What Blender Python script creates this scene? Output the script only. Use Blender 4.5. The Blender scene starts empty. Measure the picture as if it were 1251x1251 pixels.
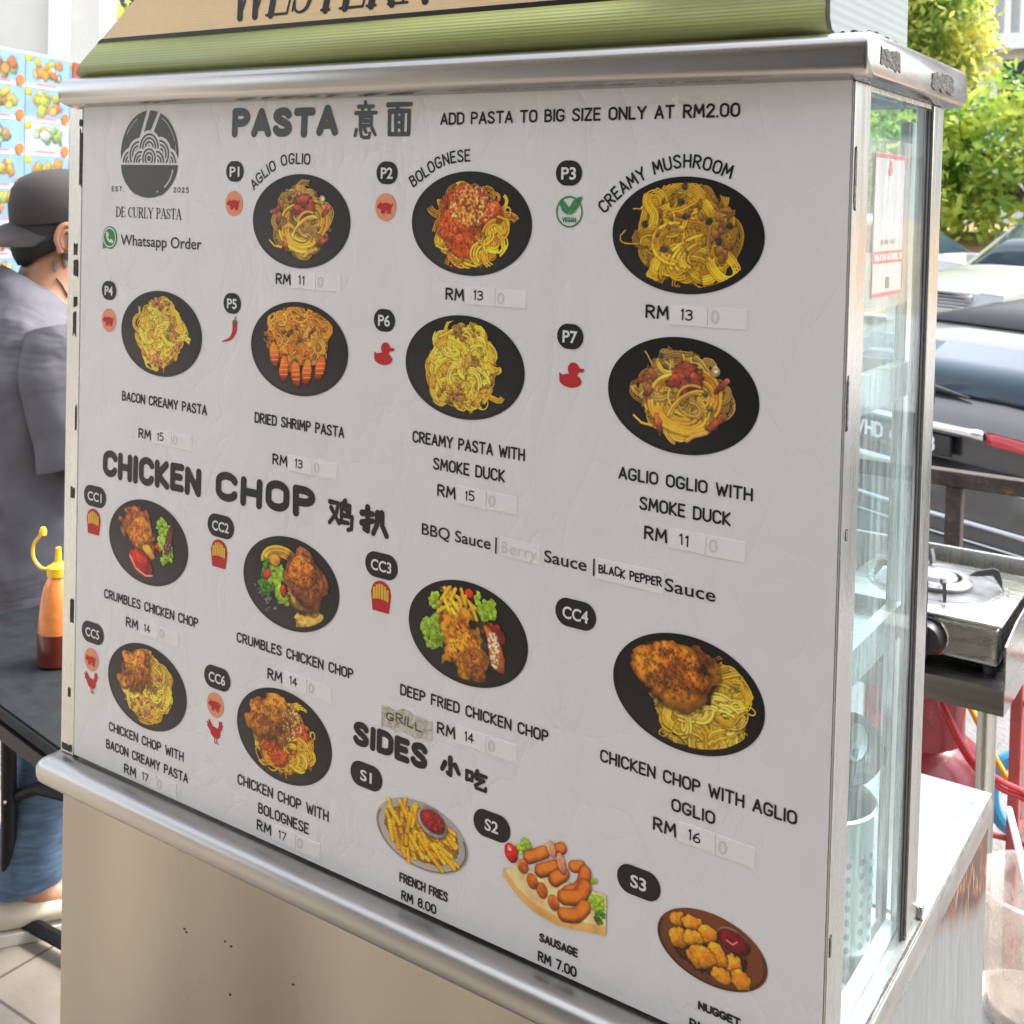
import bpy, bmesh, math, random
import numpy as np
from mathutils import Vector, Matrix

random.seed(7)
R = math.radians
scene = bpy.context.scene
COL = scene.collection

# ------------------------------------------------------------------ camera
cam = bpy.data.cameras.new("camera")
cam_o = bpy.data.objects.new("camera", cam)
COL.objects.link(cam_o)
rx_, up_, fw_ = Vector((.8314, .5551, .0246)), Vector((-.0354, .0088, .9993)), Vector((-.5545, .8317, -.0270))
CAM = Vector((1.1566, -.8472, 1.577))
m = Matrix.Identity(4)
for i in range(3):
    m[i][0] = rx_[i]; m[i][1] = up_[i]; m[i][2] = -fw_[i]; m[i][3] = CAM[i]
cam_o.matrix_world = m
cam.sensor_width = 36
cam.lens = 41.28
cam.shift_y = -.2752
cam.clip_start = .05
cam.clip_end = 400
cam.dof.use_dof = True
cam.dof.focus_distance = 1.06
cam.dof.aperture_fstop = 18
scene.camera = cam_o

# ------------------------------------------------------------------ light
SUN_EL, SUN_AZ = R(57), R(50)          # azimuth measured from +X towards +Y
w = bpy.data.worlds.new("World")
scene.world = w
w.use_nodes = True
nt = w.node_tree
nt.nodes.clear()
sky = nt.nodes.new("ShaderNodeTexSky")
sky.sky_type = 'NISHITA'
sky.sun_disc = False
sky.sun_elevation = SUN_EL
sky.sun_rotation = math.pi / 2 - SUN_AZ
sky.air_density = 1.0
sky.dust_density = 4.0
sky.ozone_density = 1.0
bg = nt.nodes.new("ShaderNodeBackground")
bg.inputs[1].default_value = .15
out = nt.nodes.new("ShaderNodeOutputWorld")
hs = nt.nodes.new("ShaderNodeHueSaturation")        # thin cloud: a paler sky
hs.inputs["Saturation"].default_value = .42
nt.links.new(sky.outputs[0], hs.inputs["Color"])
nt.links.new(hs.outputs[0], bg.inputs[0])
nt.links.new(bg.outputs[0], out.inputs[0])
sun = bpy.data.lights.new("sun", 'SUN')
sun.energy = 1.05
sun.angle = R(12)
sun.color = (1, .95, .87)
sun_o = bpy.data.objects.new("sun", sun)
COL.objects.link(sun_o)
sd = Vector((math.cos(SUN_EL) * math.cos(SUN_AZ), math.cos(SUN_EL) * math.sin(SUN_AZ), math.sin(SUN_EL)))
sun_o.rotation_euler = sd.to_track_quat('Z', 'Y').to_euler()
scene.view_settings.view_transform = 'Standard'
scene.view_settings.look = 'None'
scene.view_settings.exposure = 2.25
scene.view_settings.gamma = 1

# ------------------------------------------------------------------ materials
def lin(c):
    return tuple(((v / 255) / 12.92 if v / 255 <= .04045 else ((v / 255 + .055) / 1.055) ** 2.4) for v in c)

def mat(name, col, rough=.6, metal=0, bump=0, bscale=40, var=0, vscale=6, stretch=(1, 1, 1), spec=.5, coat=0, rvar=0, dirt=None, detail=6):
    """principled material with procedural colour variation, roughness variation and bump"""
    m = bpy.data.materials.new(name)
    m.use_nodes = True
    t = m.node_tree
    b = t.nodes["Principled BSDF"]
    b.inputs["Base Color"].default_value = (*col, 1)
    b.inputs["Roughness"].default_value = rough
    b.inputs["Metallic"].default_value = metal
    b.inputs["Specular IOR Level"].default_value = spec
    b.inputs["Coat Weight"].default_value = coat
    b.inputs["Coat Roughness"].default_value = .05
    tc = t.nodes.new("ShaderNodeTexCoord")
    mp = t.nodes.new("ShaderNodeMapping")
    mp.inputs["Scale"].default_value = stretch
    t.links.new(tc.outputs["Object"], mp.inputs[0])
    if var or rvar:
        n = t.nodes.new("ShaderNodeTexNoise")
        n.inputs["Scale"].default_value = vscale
        n.inputs["Detail"].default_value = detail
        n.inputs["Roughness"].default_value = .65
        t.links.new(mp.outputs[0], n.inputs["Vector"])
        if var:
            mx = t.nodes.new("ShaderNodeMix")
            mx.data_type = 'RGBA'
            mx.inputs[6].default_value = (*[max(0, c * (1 - var)) for c in col], 1)
            mx.inputs[7].default_value = (*[min(1, c * (1 + var)) for c in col], 1)
            cr = t.nodes.new("ShaderNodeMapRange")
            cr.inputs[1].default_value = .3
            cr.inputs[2].default_value = .7
            t.links.new(n.outputs[0], cr.inputs[0])
            t.links.new(cr.outputs[0], mx.inputs[0])
            last = mx.outputs[2]
            if dirt:
                n2 = t.nodes.new("ShaderNodeTexNoise")
                n2.inputs["Scale"].default_value = dirt[1]
                n2.inputs["Detail"].default_value = 8
                n2.inputs["Roughness"].default_value = .7
                t.links.new(tc.outputs["Object"], n2.inputs["Vector"])
                r2 = t.nodes.new("ShaderNodeMapRange")
                r2.inputs[1].default_value = dirt[2]
                r2.inputs[2].default_value = dirt[2] + .12
                t.links.new(n2.outputs[0], r2.inputs[0])
                m2 = t.nodes.new("ShaderNodeMix")
                m2.data_type = 'RGBA'
                m2.inputs[7].default_value = (*dirt[0], 1)
                t.links.new(r2.outputs[0], m2.inputs[0])
                t.links.new(last, m2.inputs[6])
                last = m2.outputs[2]
            t.links.new(last, b.inputs["Base Color"])
        if rvar:
            rr = t.nodes.new("ShaderNodeMapRange")
            rr.inputs[1].default_value = .3
            rr.inputs[2].default_value = .7
            rr.inputs[3].default_value = max(.03, rough - rvar)
            rr.inputs[4].default_value = rough + rvar
            t.links.new(n.outputs[0], rr.inputs[0])
            t.links.new(rr.outputs[0], b.inputs["Roughness"])
    if bump:
        n = t.nodes.new("ShaderNodeTexNoise")
        n.inputs["Scale"].default_value = bscale
        n.inputs["Detail"].default_value = 5
        t.links.new(mp.outputs[0], n.inputs["Vector"])
        bp = t.nodes.new("ShaderNodeBump")
        bp.inputs["Strength"].default_value = bump
        bp.inputs["Distance"].default_value = .01
        t.links.new(n.outputs[0], bp.inputs["Height"])
        t.links.new(bp.outputs[0], b.inputs["Normal"])
    return m

def vmat(name, rough=.45, spec=.3):
    """printed picture: colour comes from the print's own colour attribute"""
    m = bpy.data.materials.new(name)
    m.use_nodes = True
    t = m.node_tree
    b = t.nodes["Principled BSDF"]
    b.inputs["Roughness"].default_value = rough
    b.inputs["Specular IOR Level"].default_value = spec
    a = t.nodes.new("ShaderNodeVertexColor")
    a.layer_name = "print"
    t.links.new(a.outputs[0], b.inputs["Base Color"])
    return m

def glass_mat(name, tint, dirt=.12, rough=.02, streak=(60, 60, 6), dcol=(.75, .85, .85), refl=1.0):
    m = bpy.data.materials.new(name)
    m.use_nodes = True
    t = m.node_tree
    t.nodes.clear()
    o = t.nodes.new("ShaderNodeOutputMaterial")
    tr = t.nodes.new("ShaderNodeBsdfTransparent")
    tr.inputs[0].default_value = (*tint, 1)
    gl = t.nodes.new("ShaderNodeBsdfGlossy")
    gl.inputs["Roughness"].default_value = rough
    fr = t.nodes.new("ShaderNodeFresnel")
    fr.inputs[0].default_value = 1.3
    mx = t.nodes.new("ShaderNodeMixShader")
    ml = t.nodes.new("ShaderNodeMath")
    ml.operation = 'MULTIPLY'
    ml.inputs[1].default_value = refl
    ge = t.nodes.new("ShaderNodeNewGeometry")          # only the outer face of a pane mirrors
    iv = t.nodes.new("ShaderNodeMath"); iv.operation = 'SUBTRACT'; iv.inputs[0].default_value = 1
    t.links.new(ge.outputs["Backfacing"], iv.inputs[1])
    m3 = t.nodes.new("ShaderNodeMath"); m3.operation = 'MULTIPLY'
    t.links.new(fr.outputs[0], m3.inputs[0]); t.links.new(iv.outputs[0], m3.inputs[1])
    t.links.new(m3.outputs[0], ml.inputs[0])
    t.links.new(ml.outputs[0], mx.inputs[0])
    t.links.new(tr.outputs[0], mx.inputs[1])
    t.links.new(gl.outputs[0], mx.inputs[2])
    df = t.nodes.new("ShaderNodeBsdfDiffuse")
    df.inputs[0].default_value = (*dcol, 1)
    tc = t.nodes.new("ShaderNodeTexCoord")
    mp = t.nodes.new("ShaderNodeMapping")
    mp.inputs["Scale"].default_value = streak
    n = t.nodes.new("ShaderNodeTexNoise")
    n.inputs["Scale"].default_value = 1
    n.inputs["Detail"].default_value = 7
    n.inputs["Roughness"].default_value = .7
    t.links.new(tc.outputs["Object"], mp.inputs[0])
    t.links.new(mp.outputs[0], n.inputs["Vector"])
    r_ = t.nodes.new("ShaderNodeMapRange")
    r_.inputs[1].default_value = .42
    r_.inputs[2].default_value = .75
    r_.inputs[3].default_value = dirt * .35
    r_.inputs[4].default_value = min(1, dirt * 2.4)
    t.links.new(n.outputs[0], r_.inputs[0])
    m2 = t.nodes.new("ShaderNodeMixShader")
    t.links.new(r_.outputs[0], m2.inputs[0])
    t.links.new(mx.outputs[0], m2.inputs[1])
    t.links.new(df.outputs[0], m2.inputs[2])
    t.links.new(m2.outputs[0], o.inputs[0])
    return m

# ------------------------------------------------------------------ mesh helpers
def link(name, me, parent=None):
    o = bpy.data.objects.new(name, me)
    COL.objects.link(o)
    if parent: o.parent = parent
    return o

def thing(name, label, cat, loc=(0, 0, 0), rot=0, group=None):
    o = bpy.data.objects.new(name, None)
    COL.objects.link(o)
    o.empty_display_size = .05
    o.location = loc
    o.rotation_euler = (0, 0, rot)
    return tag(o, label, cat, group)

def tag(o, label, cat, group=None):
    o["label"] = label
    o["category"] = cat
    if group: o["group"] = group
    return o

def structure(o):
    o["kind"] = "structure"
    return o

class MB:
    """collects shapes for ONE mesh object"""
    def __init__(s):
        s.bm = bmesh.new()
    def box(s, c, size, bev=0, rz=0, rot=None, mi=0, seg=2):
        g = bmesh.ops.create_cube(s.bm, size=1)
        vs = g['verts']
        M = Matrix.Translation(c) @ (rot.to_4x4() if rot else Matrix.Rotation(rz, 4, 'Z')) @ Matrix.Diagonal((*size, 1))
        bmesh.ops.transform(s.bm, matrix=M, verts=vs)
        fs = list({f for v in vs for f in v.link_faces})
        if bev:
            es = list({e for v in vs for e in v.link_edges})
            q = bmesh.ops.bevel(s.bm, geom=es, offset=bev, segments=seg, affect='EDGES', profile=.5)
            fs = list({f for f in q['faces']} | {f for f in fs if f.is_valid})
        for f in fs: f.material_index = mi
        return s
    def span(s, a, b, **k):
        return s.box([(p + q) / 2 for p, q in zip(a, b)], [abs(q - p) for p, q in zip(a, b)], **k)
    def ring(s, pts):
        return [s.bm.verts.new(p) for p in pts]
    def loft(s, rings, cap=True, closed=True, mi=0):
        rr = [s.ring(r) for r in rings]
        n = len(rr[0])
        for a, b in zip(rr, rr[1:]):
            for i in range(n if closed else n - 1):
                j = (i + 1) % n
                f = s.bm.faces.new((a[i], a[j], b[j], b[i]))
                f.material_index = mi
        if cap:
            for r in (rr[0][::-1], rr[-1]):
                try: s.bm.faces.new(r).material_index = mi
                except ValueError: pass
        return s
    def cyl(s, a, b, r0, r1=None, n=20, cap=True, mi=0):
        return s.tube([a, b], [r0, r0 if r1 is None else r1], n, cap, mi)
    def tube(s, path, r, n=10, cap=True, mi=0, flat=None):
        P = [Vector(p) for p in path]
        if not hasattr(r, '__len__'): r = [r] * len(P)
        rings = []
        up = None
        for i, p in enumerate(P):
            d = (P[min(i + 1, len(P) - 1)] - P[max(i - 1, 0)]).normalized()
            if up is None:
                up = Vector((0, 0, 1)) if abs(d.z) < .9 else Vector((1, 0, 0))
            x = d.cross(up).normalized()
            up = x.cross(d).normalized()
            e = flat if flat else 1
            rings.append([p + (x * math.cos(t) + up * math.sin(t) * e) * r[i] for t in [2 * math.pi * k / n for k in range(n)]])
        return s.loft(rings, cap, True, mi)
    def lathe(s, prof, c=(0, 0, 0), n=32, mi=0, axis='Z', cap=False):
        rings = []
        for r_, z in prof:
            ring = []
            for k in range(n):
                t = 2 * math.pi * k / n
                p = (r_ * math.cos(t), r_ * math.sin(t), z)
                if axis == 'Y': p = (p[0], z, p[1])
                if axis == 'X': p = (z, p[0], p[1])
                ring.append((c[0] + p[0], c[1] + p[1], c[2] + p[2]))
            rings.append(ring)
        return s.loft(rings, cap, True, mi)
    def prism(s, poly, d, fn, mi=0):
        """poly in 2D extruded from d[0] to d[1]; fn(u,v,w) -> 3D"""
        a = [s.bm.verts.new(fn(u, v, d[0])) for u, v in poly]
        b = [s.bm.verts.new(fn(u, v, d[1])) for u, v in poly]
        n = len(poly)
        s.bm.faces.new(a).material_index = mi
        s.bm.faces.new(b[::-1]).material_index = mi
        for i in range(n):
            j = (i + 1) % n
            s.bm.faces.new((a[j], a[i], b[i], b[j])).material_index = mi
        return s
    def build(s, name, mats, parent=None, smooth=True, angle=35, sub=0):
        bmesh.ops.recalc_face_normals(s.bm, faces=s.bm.faces[:])
        if smooth:
            for f in s.bm.faces: f.smooth = True
            lim = R(angle)
            for e in s.bm.edges:
                if len(e.link_faces) == 2 and e.calc_face_angle(0) > lim: e.smooth = False
        me = bpy.data.meshes.new(name)
        s.bm.to_mesh(me)
        s.bm.free()
        for m_ in (mats if isinstance(mats, (list, tuple)) else [mats]): me.materials.append(m_)
        o = link(name, me, parent)
        if sub:
            md = o.modifiers.new("smooth", 'SUBSURF')
            md.levels = md.render_levels = sub
        return o

def np_mesh(name, verts, quads, mt, parent=None, colors=None, smooth=False):
    """fast mesh from numpy arrays; faces all of the same size"""
    me = bpy.data.meshes.new(name)
    k = quads.shape[1]
    me.vertices.add(len(verts))
    me.vertices.foreach_set("co", np.ascontiguousarray(verts, dtype=np.float32).ravel())
    me.loops.add(quads.size)
    me.polygons.add(len(quads))
    me.loops.foreach_set("vertex_index", np.ascontiguousarray(quads, dtype=np.int32).ravel())
    me.polygons.foreach_set("loop_start", np.arange(0, quads.size, k, dtype=np.int32))
    me.update(calc_edges=True)
    if colors is not None:
        ca = me.color_attributes.new("print", 'FLOAT_COLOR', 'POINT')
        c4 = np.ones((len(verts), 4), np.float32)
        c4[:, :3] = colors
        ca.data.foreach_set("color", c4.ravel())
    me.validate()
    me.materials.append(mt)
    return link(name, me, parent)

# ------------------------------------------------------------------ flat graphics from signed distances
ZB = .92                                  # bottom edge of the menu sheet
def board(x, z, d=0): return (x, -d - .0012, ZB + z)

def seg_d(X, Z, a, b):
    ax, az = a; bx, bz = b
    dx, dz = bx - ax, bz - az
    L = dx * dx + dz * dz + 1e-12
    t = np.clip(((X - ax) * dx + (Z - az) * dz) / L, 0, 1)
    return np.hypot(X - ax - t * dx, Z - az - t * dz)

class Ink:
    """2D drawing by signed distance; cut into a flat mesh along its outline"""
    def __init__(s, x0, x1, z0, z1, cell):
        s.x = np.arange(x0, x1 + cell, cell); s.z = np.arange(z0, z1 + cell, cell)
        s.X, s.Z = np.meshgrid(s.x, s.z)
        s.v = np.full(s.X.shape, 1.0)
        s.c = cell
    def stroke(s, pts, r, minus=False):
        rr = r if hasattr(r, '__len__') else None
        for i, (a, b) in enumerate(zip(pts, pts[1:])):
            r0 = rr[i] if rr else r
            r1 = rr[i + 1] if rr else r
            mg = max(r0, r1) + 2 * s.c
            i0, i1 = np.searchsorted(s.x, [min(a[0], b[0]) - mg, max(a[0], b[0]) + mg])
            j0, j1 = np.searchsorted(s.z, [min(a[1], b[1]) - mg, max(a[1], b[1]) + mg])
            if i0 >= i1 or j0 >= j1: continue
            X, Z = s.X[j0:j1, i0:i1], s.Z[j0:j1, i0:i1]
            dx, dz = b[0] - a[0], b[1] - a[1]
            t = np.clip(((X - a[0]) * dx + (Z - a[1]) * dz) / (dx * dx + dz * dz + 1e-12), 0, 1)
            d = np.hypot(X - a[0] - t * dx, Z - a[1] - t * dz) - (r0 + (r1 - r0) * t)
            s._op(slice(j0, j1), slice(i0, i1), d, minus)
        return s
    def _op(s, jj, ii, d, minus):
        s.v[jj, ii] = np.maximum(s.v[jj, ii], -d) if minus else np.minimum(s.v[jj, ii], d)
    def ell(s, cx, cz, a, b, ang=0, minus=False):
        c_, s_ = math.cos(ang), math.sin(ang)
        u = ((s.X - cx) * c_ + (s.Z - cz) * s_) / a
        v = (-(s.X - cx) * s_ + (s.Z - cz) * c_) / b
        s._op(slice(None), slice(None), (np.hypot(u, v) - 1) * min(a, b), minus)
        return s
    def rbox(s, cx, cz, hx, hz, r, minus=False):
        qx = np.abs(s.X - cx) - hx + r; qz = np.abs(s.Z - cz) - hz + r
        d = np.hypot(np.maximum(qx, 0), np.maximum(qz, 0)) + np.minimum(np.maximum(qx, qz), 0) - r
        s._op(slice(None), slice(None), d, minus)
        return s
    def poly(s, pts, minus=False):
        inside = np.zeros(s.X.shape, bool)
        d = np.full(s.X.shape, 9.)
        n = len(pts)
        for i in range(n):
            (x0, z0), (x1, z1) = pts[i], pts[(i + 1) % n]
            d = np.minimum(d, seg_d(s.X, s.Z, (x0, z0), (x1, z1)))
            if z0 != z1:
                cnd = ((z0 > s.Z) != (z1 > s.Z)) & (s.X < (x1 - x0) * (s.Z - z0) / (z1 - z0) + x0)
                inside ^= cnd
        s._op(slice(None), slice(None), np.where(inside, -d, d), minus)
        return s
    def mesh(s, name, mt, parent=None, d=.0004, fn=board):
        v = s.v.copy()
        v[0, :] = v[-1, :] = 1; v[:, 0] = v[:, -1] = 1
        v[v == 0] = 1e-9
        ins = v < 0
        n4 = ins[:-1, :-1].astype(int) + ins[:-1, 1:] + ins[1:, 1:] + ins[1:, :-1]
        vs, idx, faces = [], {}, []
        def vert(key, x, z):
            if key not in idx:
                idx[key] = len(vs); vs.append(fn(x, z, d))
            return idx[key]
        for j, i in zip(*np.nonzero((n4 > 0) & (n4 < 4))):
            cs = ((j, i), (j, i + 1), (j + 1, i + 1), (j + 1, i))
            f = []
            for k in range(4):
                a, b = cs[k], cs[(k + 1) % 4]
                va, vb = v[a], v[b]
                if va < 0: f.append(vert(a, s.x[a[1]], s.z[a[0]]))
                if (va < 0) != (vb < 0):
                    t = va / (va - vb)
                    if va < 0 or True:
                        t = min(max(t, .02), .98)
                    f.append(vert((min(a, b), max(a, b)), s.x[a[1]] + t * (s.x[b[1]] - s.x[a[1]]), s.z[a[0]] + t * (s.z[b[0]] - s.z[a[0]])))
            if len(f) > 2: faces.append(f)
        full = n4 == 4
        for j in range(full.shape[0]):
            row = np.nonzero(np.diff(np.concatenate(([0], full[j].astype(int), [0]))))[0]
            for a, b in zip(row[::2], row[1::2]):
                faces.append([vert((j, a), s.x[a], s.z[j]), vert((j, b), s.x[b], s.z[j]),
                              vert((j + 1, b), s.x[b], s.z[j + 1]), vert((j + 1, a), s.x[a], s.z[j + 1])])
        me = bpy.data.meshes.new(name)
        me.from_pydata(vs, [], faces)
        me.materials.append(mt)
        return link(name, me, parent)

def catmull(P, n=6, closed=False):
    P = [np.array(p, float) for p in P]
    N = len(P)
    outp = []
    for i in range(N if closed else N - 1):
        if closed:
            a, b, c, d = P[(i - 1) % N], P[i], P[(i + 1) % N], P[(i + 2) % N]
        else:
            a, b, c, d = P[max(i - 1, 0)], P[i], P[i + 1], P[min(i + 2, N - 1)]
        for k in range(n):
            t = k / n
            outp.append(.5 * ((2 * b) + (c - a) * t + (2 * a - 5 * b + 4 * c - d) * t * t + (3 * b - a - 3 * c + d) * t ** 3))
    if not closed: outp.append(P[-1])
    return [tuple(p) for p in outp]

def arc(cx, cz, rx, rz, a0, a1, n=10):
    return [(cx + rx * math.cos(R(a0 + (a1 - a0) * k / n)), cz + rz * math.sin(R(a0 + (a1 - a0) * k / n))) for k in range(n + 1)]

_S = catmull([(.44, .84), (.36, .97), (.22, 1), (.06, .92), (.02, .75), (.12, .6), (.34, .44), (.45, .26), (.4, .07), (.22, 0), (.07, .04), (0, .17)], 3)
_O = arc(.25, .7, .25, .3, 0, 180) + arc(.25, .3, .25, .3, 180, 360) + [(.5, .7)]
_C = arc(.25, .7, .25, .3, 20, 180) + arc(.25, .3, .25, .3, 180, 340)
GL = {
 'A': (.5, [[(0, 0), (.25, 1), (.5, 0)], [(.09, .3), (.41, .3)]]),
 'B': (.45, [[(0, 0), (0, 1), (.2, 1)] + arc(.2, .77, .2, .23, 90, -90) + [(0, .54)], [(0, .54), (.22, .54)] + arc(.22, .27, .23, .27, 90, -90) + [(0, 0)]]),
 'C': (.48, [_C]), 'D': (.48, [[(0, 0), (0, 1), (.2, 1)] + arc(.2, .7, .28, .3, 90, 0) + arc(.2, .3, .28, .3, 0, -90) + [(0, 0)]]),
 'E': (.4, [[(.4, 1), (0, 1), (0, 0), (.4, 0)], [(0, .52), (.34, .52)]]), 'F': (.4, [[(.4, 1), (0, 1), (0, 0)], [(0, .52), (.34, .52)]]),
 'G': (.5, [_C + [(.49, .42), (.28, .42)]]), 'H': (.46, [[(0, 0), (0, 1)], [(.46, 0), (.46, 1)], [(0, .5), (.46, .5)]]),
 'I': (.02, [[(.01, 0), (.01, 1)]]), 'K': (.44, [[(0, 0), (0, 1)], [(.42, 1), (.02, .46), (.44, 0)]]), 'L': (.38, [[(0, 1), (0, 0), (.38, 0)]]),
 'M': (.6, [[(0, 0), (.06, 1), (.3, .3), (.54, 1), (.6, 0)]]), 'N': (.48, [[(0, 0), (0, 1), (.48, 0), (.48, 1)]]), 'O': (.5, [_O]),
 'P': (.44, [[(0, 0), (0, 1), (.2, 1)] + arc(.2, .74, .24, .26, 90, -90) + [(0, .48)]]),
 'R': (.46, [[(0, 0), (0, 1), (.2, 1)] + arc(.2, .75, .24, .25, 90, -90) + [(0, .5)], [(.18, .5), (.46, 0)]]),
 'S': (.46, [_S]), 'T': (.5, [[(0, 1), (.5, 1)], [(.25, 1), (.25, 0)]]),
 'U': (.48, [[(0, 1), (0, .3)] + arc(.24, .3, .24, .3, 180, 360) + [(.48, 1)]]), 'V': (.5, [[(0, 1), (.25, 0), (.5, 1)]]),
 'W': (.7, [[(0, 1), (.18, 0), (.35, .75), (.52, 0), (.7, 1)]]), 'Y': (.5, [[(0, 1), (.25, .48), (.5, 1)], [(.25, .48), (.25, 0)]]),
 '0': (.46, [[(x * .92, z) for x, z in _O]]), '1': (.1, [[(0, .82), (.1, 1), (.1, 0)]]), '2': (.44, [catmull([(.02, .78), (.1, .96), (.24, 1), (.41, .88), (.4, .66), (.22, .36), (0, 0)], 3) + [(.44, 0)]]),
 '3': (.42, [catmull([(.02, .9), (.2, 1), (.38, .88), (.36, .66), (.16, .54)], 3), catmull([(.16, .54), (.36, .46), (.42, .24), (.28, .02), (.12, 0), (0, .1)], 3)]),
 '4': (.46, [[(.3, 0), (.3, 1), (0, .3), (.46, .3)]]), '5': (.42, [[(.4, 1), (.06, 1), (.03, .56)] + catmull([(.03, .56), (.2, .63), (.4, .48), (.4, .18), (.22, 0), (0, .06)], 3)]),
 '6': (.44, [catmull([(.38, .98), (.16, .76), (.02, .42), (.04, .14), (.2, 0), (.38, .08), (.44, .3), (.32, .5), (.14, .46), (.04, .26)], 3)]),
 '7': (.42, [[(0, 1), (.42, 1), (.14, 0)]]), '8': (.44, [arc(.22, .76, .19, .24, 0, 360, 16), arc(.22, .27, .22, .27, 0, 360, 16)]),
 'Z': (.44, [[(0, 1), (.44, 1), (0, 0), (.44, 0)]]),
 'Q': (.5, [_O, [(.32, .22), (.52, -.04)]]),
 '.': (.02, [[(0, 0), (.01, 0)]]), ' ': (.26, []), '|': (.02, [[(0, -.1), (0, 1.1)]]),
}
GAP = .2

def layout(text, gap=GAP):
    x, res = 0, []
    for ch in text:
        wd, st = GL[ch]
        res.append((x, wd, st))
        x += wd + gap
    return res, x - gap

def letters(text, x0, x1, z, h, r, name, mt, parent, d=.0004, slope=0, jit=0, cell=.0004, gap=GAP, shear=0, minus=None, fn=board):
    """hand drawn capitals of even stroke, fitted between x0 and x1 on the base line z"""
    lay, tot = layout(text, gap)
    ink = Ink(x0 - 4 * r, x1 + 4 * r + abs(shear) * h, z - 4 * r - abs(slope) * (x1 - x0), z + h + 4 * r + abs(slope) * (x1 - x0), cell)
    sx = (x1 - x0 - 2 * r) / tot
    hh = h - 2 * r
    rnd = random.Random(text)
    for gx, wd, st in lay:
        jz, js, ja = rnd.uniform(-jit, jit) * h, 1 + rnd.uniform(-jit, jit), rnd.uniform(-jit, jit) * .8
        for s_ in st:
            p = []
            for a, b in s_:
                X = x0 + r + (gx + a) * sx + (b - .5) * ja * hh + shear * b * hh
                p.append((X, z + r + b * hh * js + jz + slope * (X - x0)))
            ink.stroke(p, r)
    return ink.mesh(name, mt, parent, d, fn)

def path_letters(text, path, h, r, name, mt, parent, sx=1.0, d=.0004):
    P = catmull(path, 12)
    S = [0]
    for a, b in zip(P, P[1:]): S.append(S[-1] + math.hypot(b[0] - a[0], b[1] - a[1]))
    lay, tot = layout(text)
    k = S[-1] / tot
    xs = [p[0] for p in P]; zs = [p[1] for p in P]
    ink = Ink(min(xs) - h - .004, max(xs) + h + .004, min(zs) - .006, max(zs) + h + .006, .0004)
    for gx, wd, st in lay:
        mid = (gx + wd / 2) * k
        x = np.interp(mid, S, xs); z = np.interp(mid, S, zs)
        e = .004
        tx = np.interp(mid + e, S, xs) - np.interp(mid - e, S, xs); tz = np.interp(mid + e, S, zs) - np.interp(mid - e, S, zs)
        L = math.hypot(tx, tz); tx /= L; tz /= L
        for s_ in st:
            p = []
            for a, b in s_:
                u = (a - wd / 2) * k; v = r + b * (h - 2 * r)
                p.append((x + tx * u - tz * v, z + tz * u + tx * v))
            ink.stroke(p, r)
    return ink.mesh(name, mt, parent, d)

def font(body, x0, x1, z, h, name, mt, parent, weight=0, d=.0004, slope=0, fn=board, capz=None):
    """sans lettering from Blender's own typeface, fitted to the box x0..x1 and cap height h"""
    cu = bpy.data.curves.new("t", 'FONT')
    cu.body = body
    cu.offset = weight
    cu.resolution_u = 4
    to = bpy.data.objects.new("t", cu)
    COL.objects.link(to)
    dg = bpy.context.evaluated_depsgraph_get()
    me = bpy.data.meshes.new_from_object(to.evaluated_get(dg))
    bpy.data.objects.remove(to)
    bpy.data.curves.remove(cu)
    co = np.array([v.co[:] for v in me.vertices])
    if len(co) == 0: return None
    a, b = co[:, 0].min(), co[:, 0].max()
    lo, hi = (0, .728) if capz is None else ((co[:, 1].min(), co[:, 1].max()) if capz == 'fit' else capz)
    for v in me.vertices:
        X = x0 + (v.co.x - a) / (b - a) * (x1 - x0)
        v.co = fn(X, z + (v.co.y - lo) / (hi - lo) * h + slope * (X - x0), d)
    me.materials.clear()
    me.materials.append(mt)
    me.name = name
    return link(name, me, parent)

# ================================================================== SETTING
M = {}
M['steel'] = mat("brushed_steel", (.42, .41, .395), .24, 1, bump=.006, bscale=30, stretch=(.5, 10, 30), var=.05, vscale=1.6, rvar=.05, detail=2)
M['steel_rail'] = mat("scuffed_steel_rail", (.45, .435, .41), .33, 1, bump=.015, bscale=40, stretch=(.8, 6, 12), var=.10, vscale=3, rvar=.08, detail=3)
M['steel_panel'] = mat("steel_panel", (.40, .37, .32), .30, 1, bump=.02, bscale=5, stretch=(1, 1, .22), var=.38, vscale=4.0, rvar=.10, detail=1.2, dirt=((.12, .10, .08), 34, .755))
M['steel_post'] = mat("dull_steel", (.52, .525, .50), .27, 1, bump=.012, bscale=12, stretch=(8, 8, .6), var=.05, vscale=9, rvar=.06, detail=3, dirt=((.20, .18, .15), 55, .72))
M['steel_top'] = mat("scuffed_steel_top", (.25, .26, .255), .46, .7, bump=.12, bscale=70, stretch=(1, 1, 1), var=.12, vscale=14, rvar=.12)
M['vinyl'] = mat("white_vinyl", (.79, .785, .785), .36, 0, bump=.30, bscale=11, stretch=(1, 1, .5), var=.03, vscale=5, rvar=.10, spec=.5)
t = M['vinyl'].node_tree
bs = t.nodes["Principled BSDF"]
old = bs.inputs["Normal"].links[0].from_node
tc = t.nodes.new("ShaderNodeTexCoord")
prev = None
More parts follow.
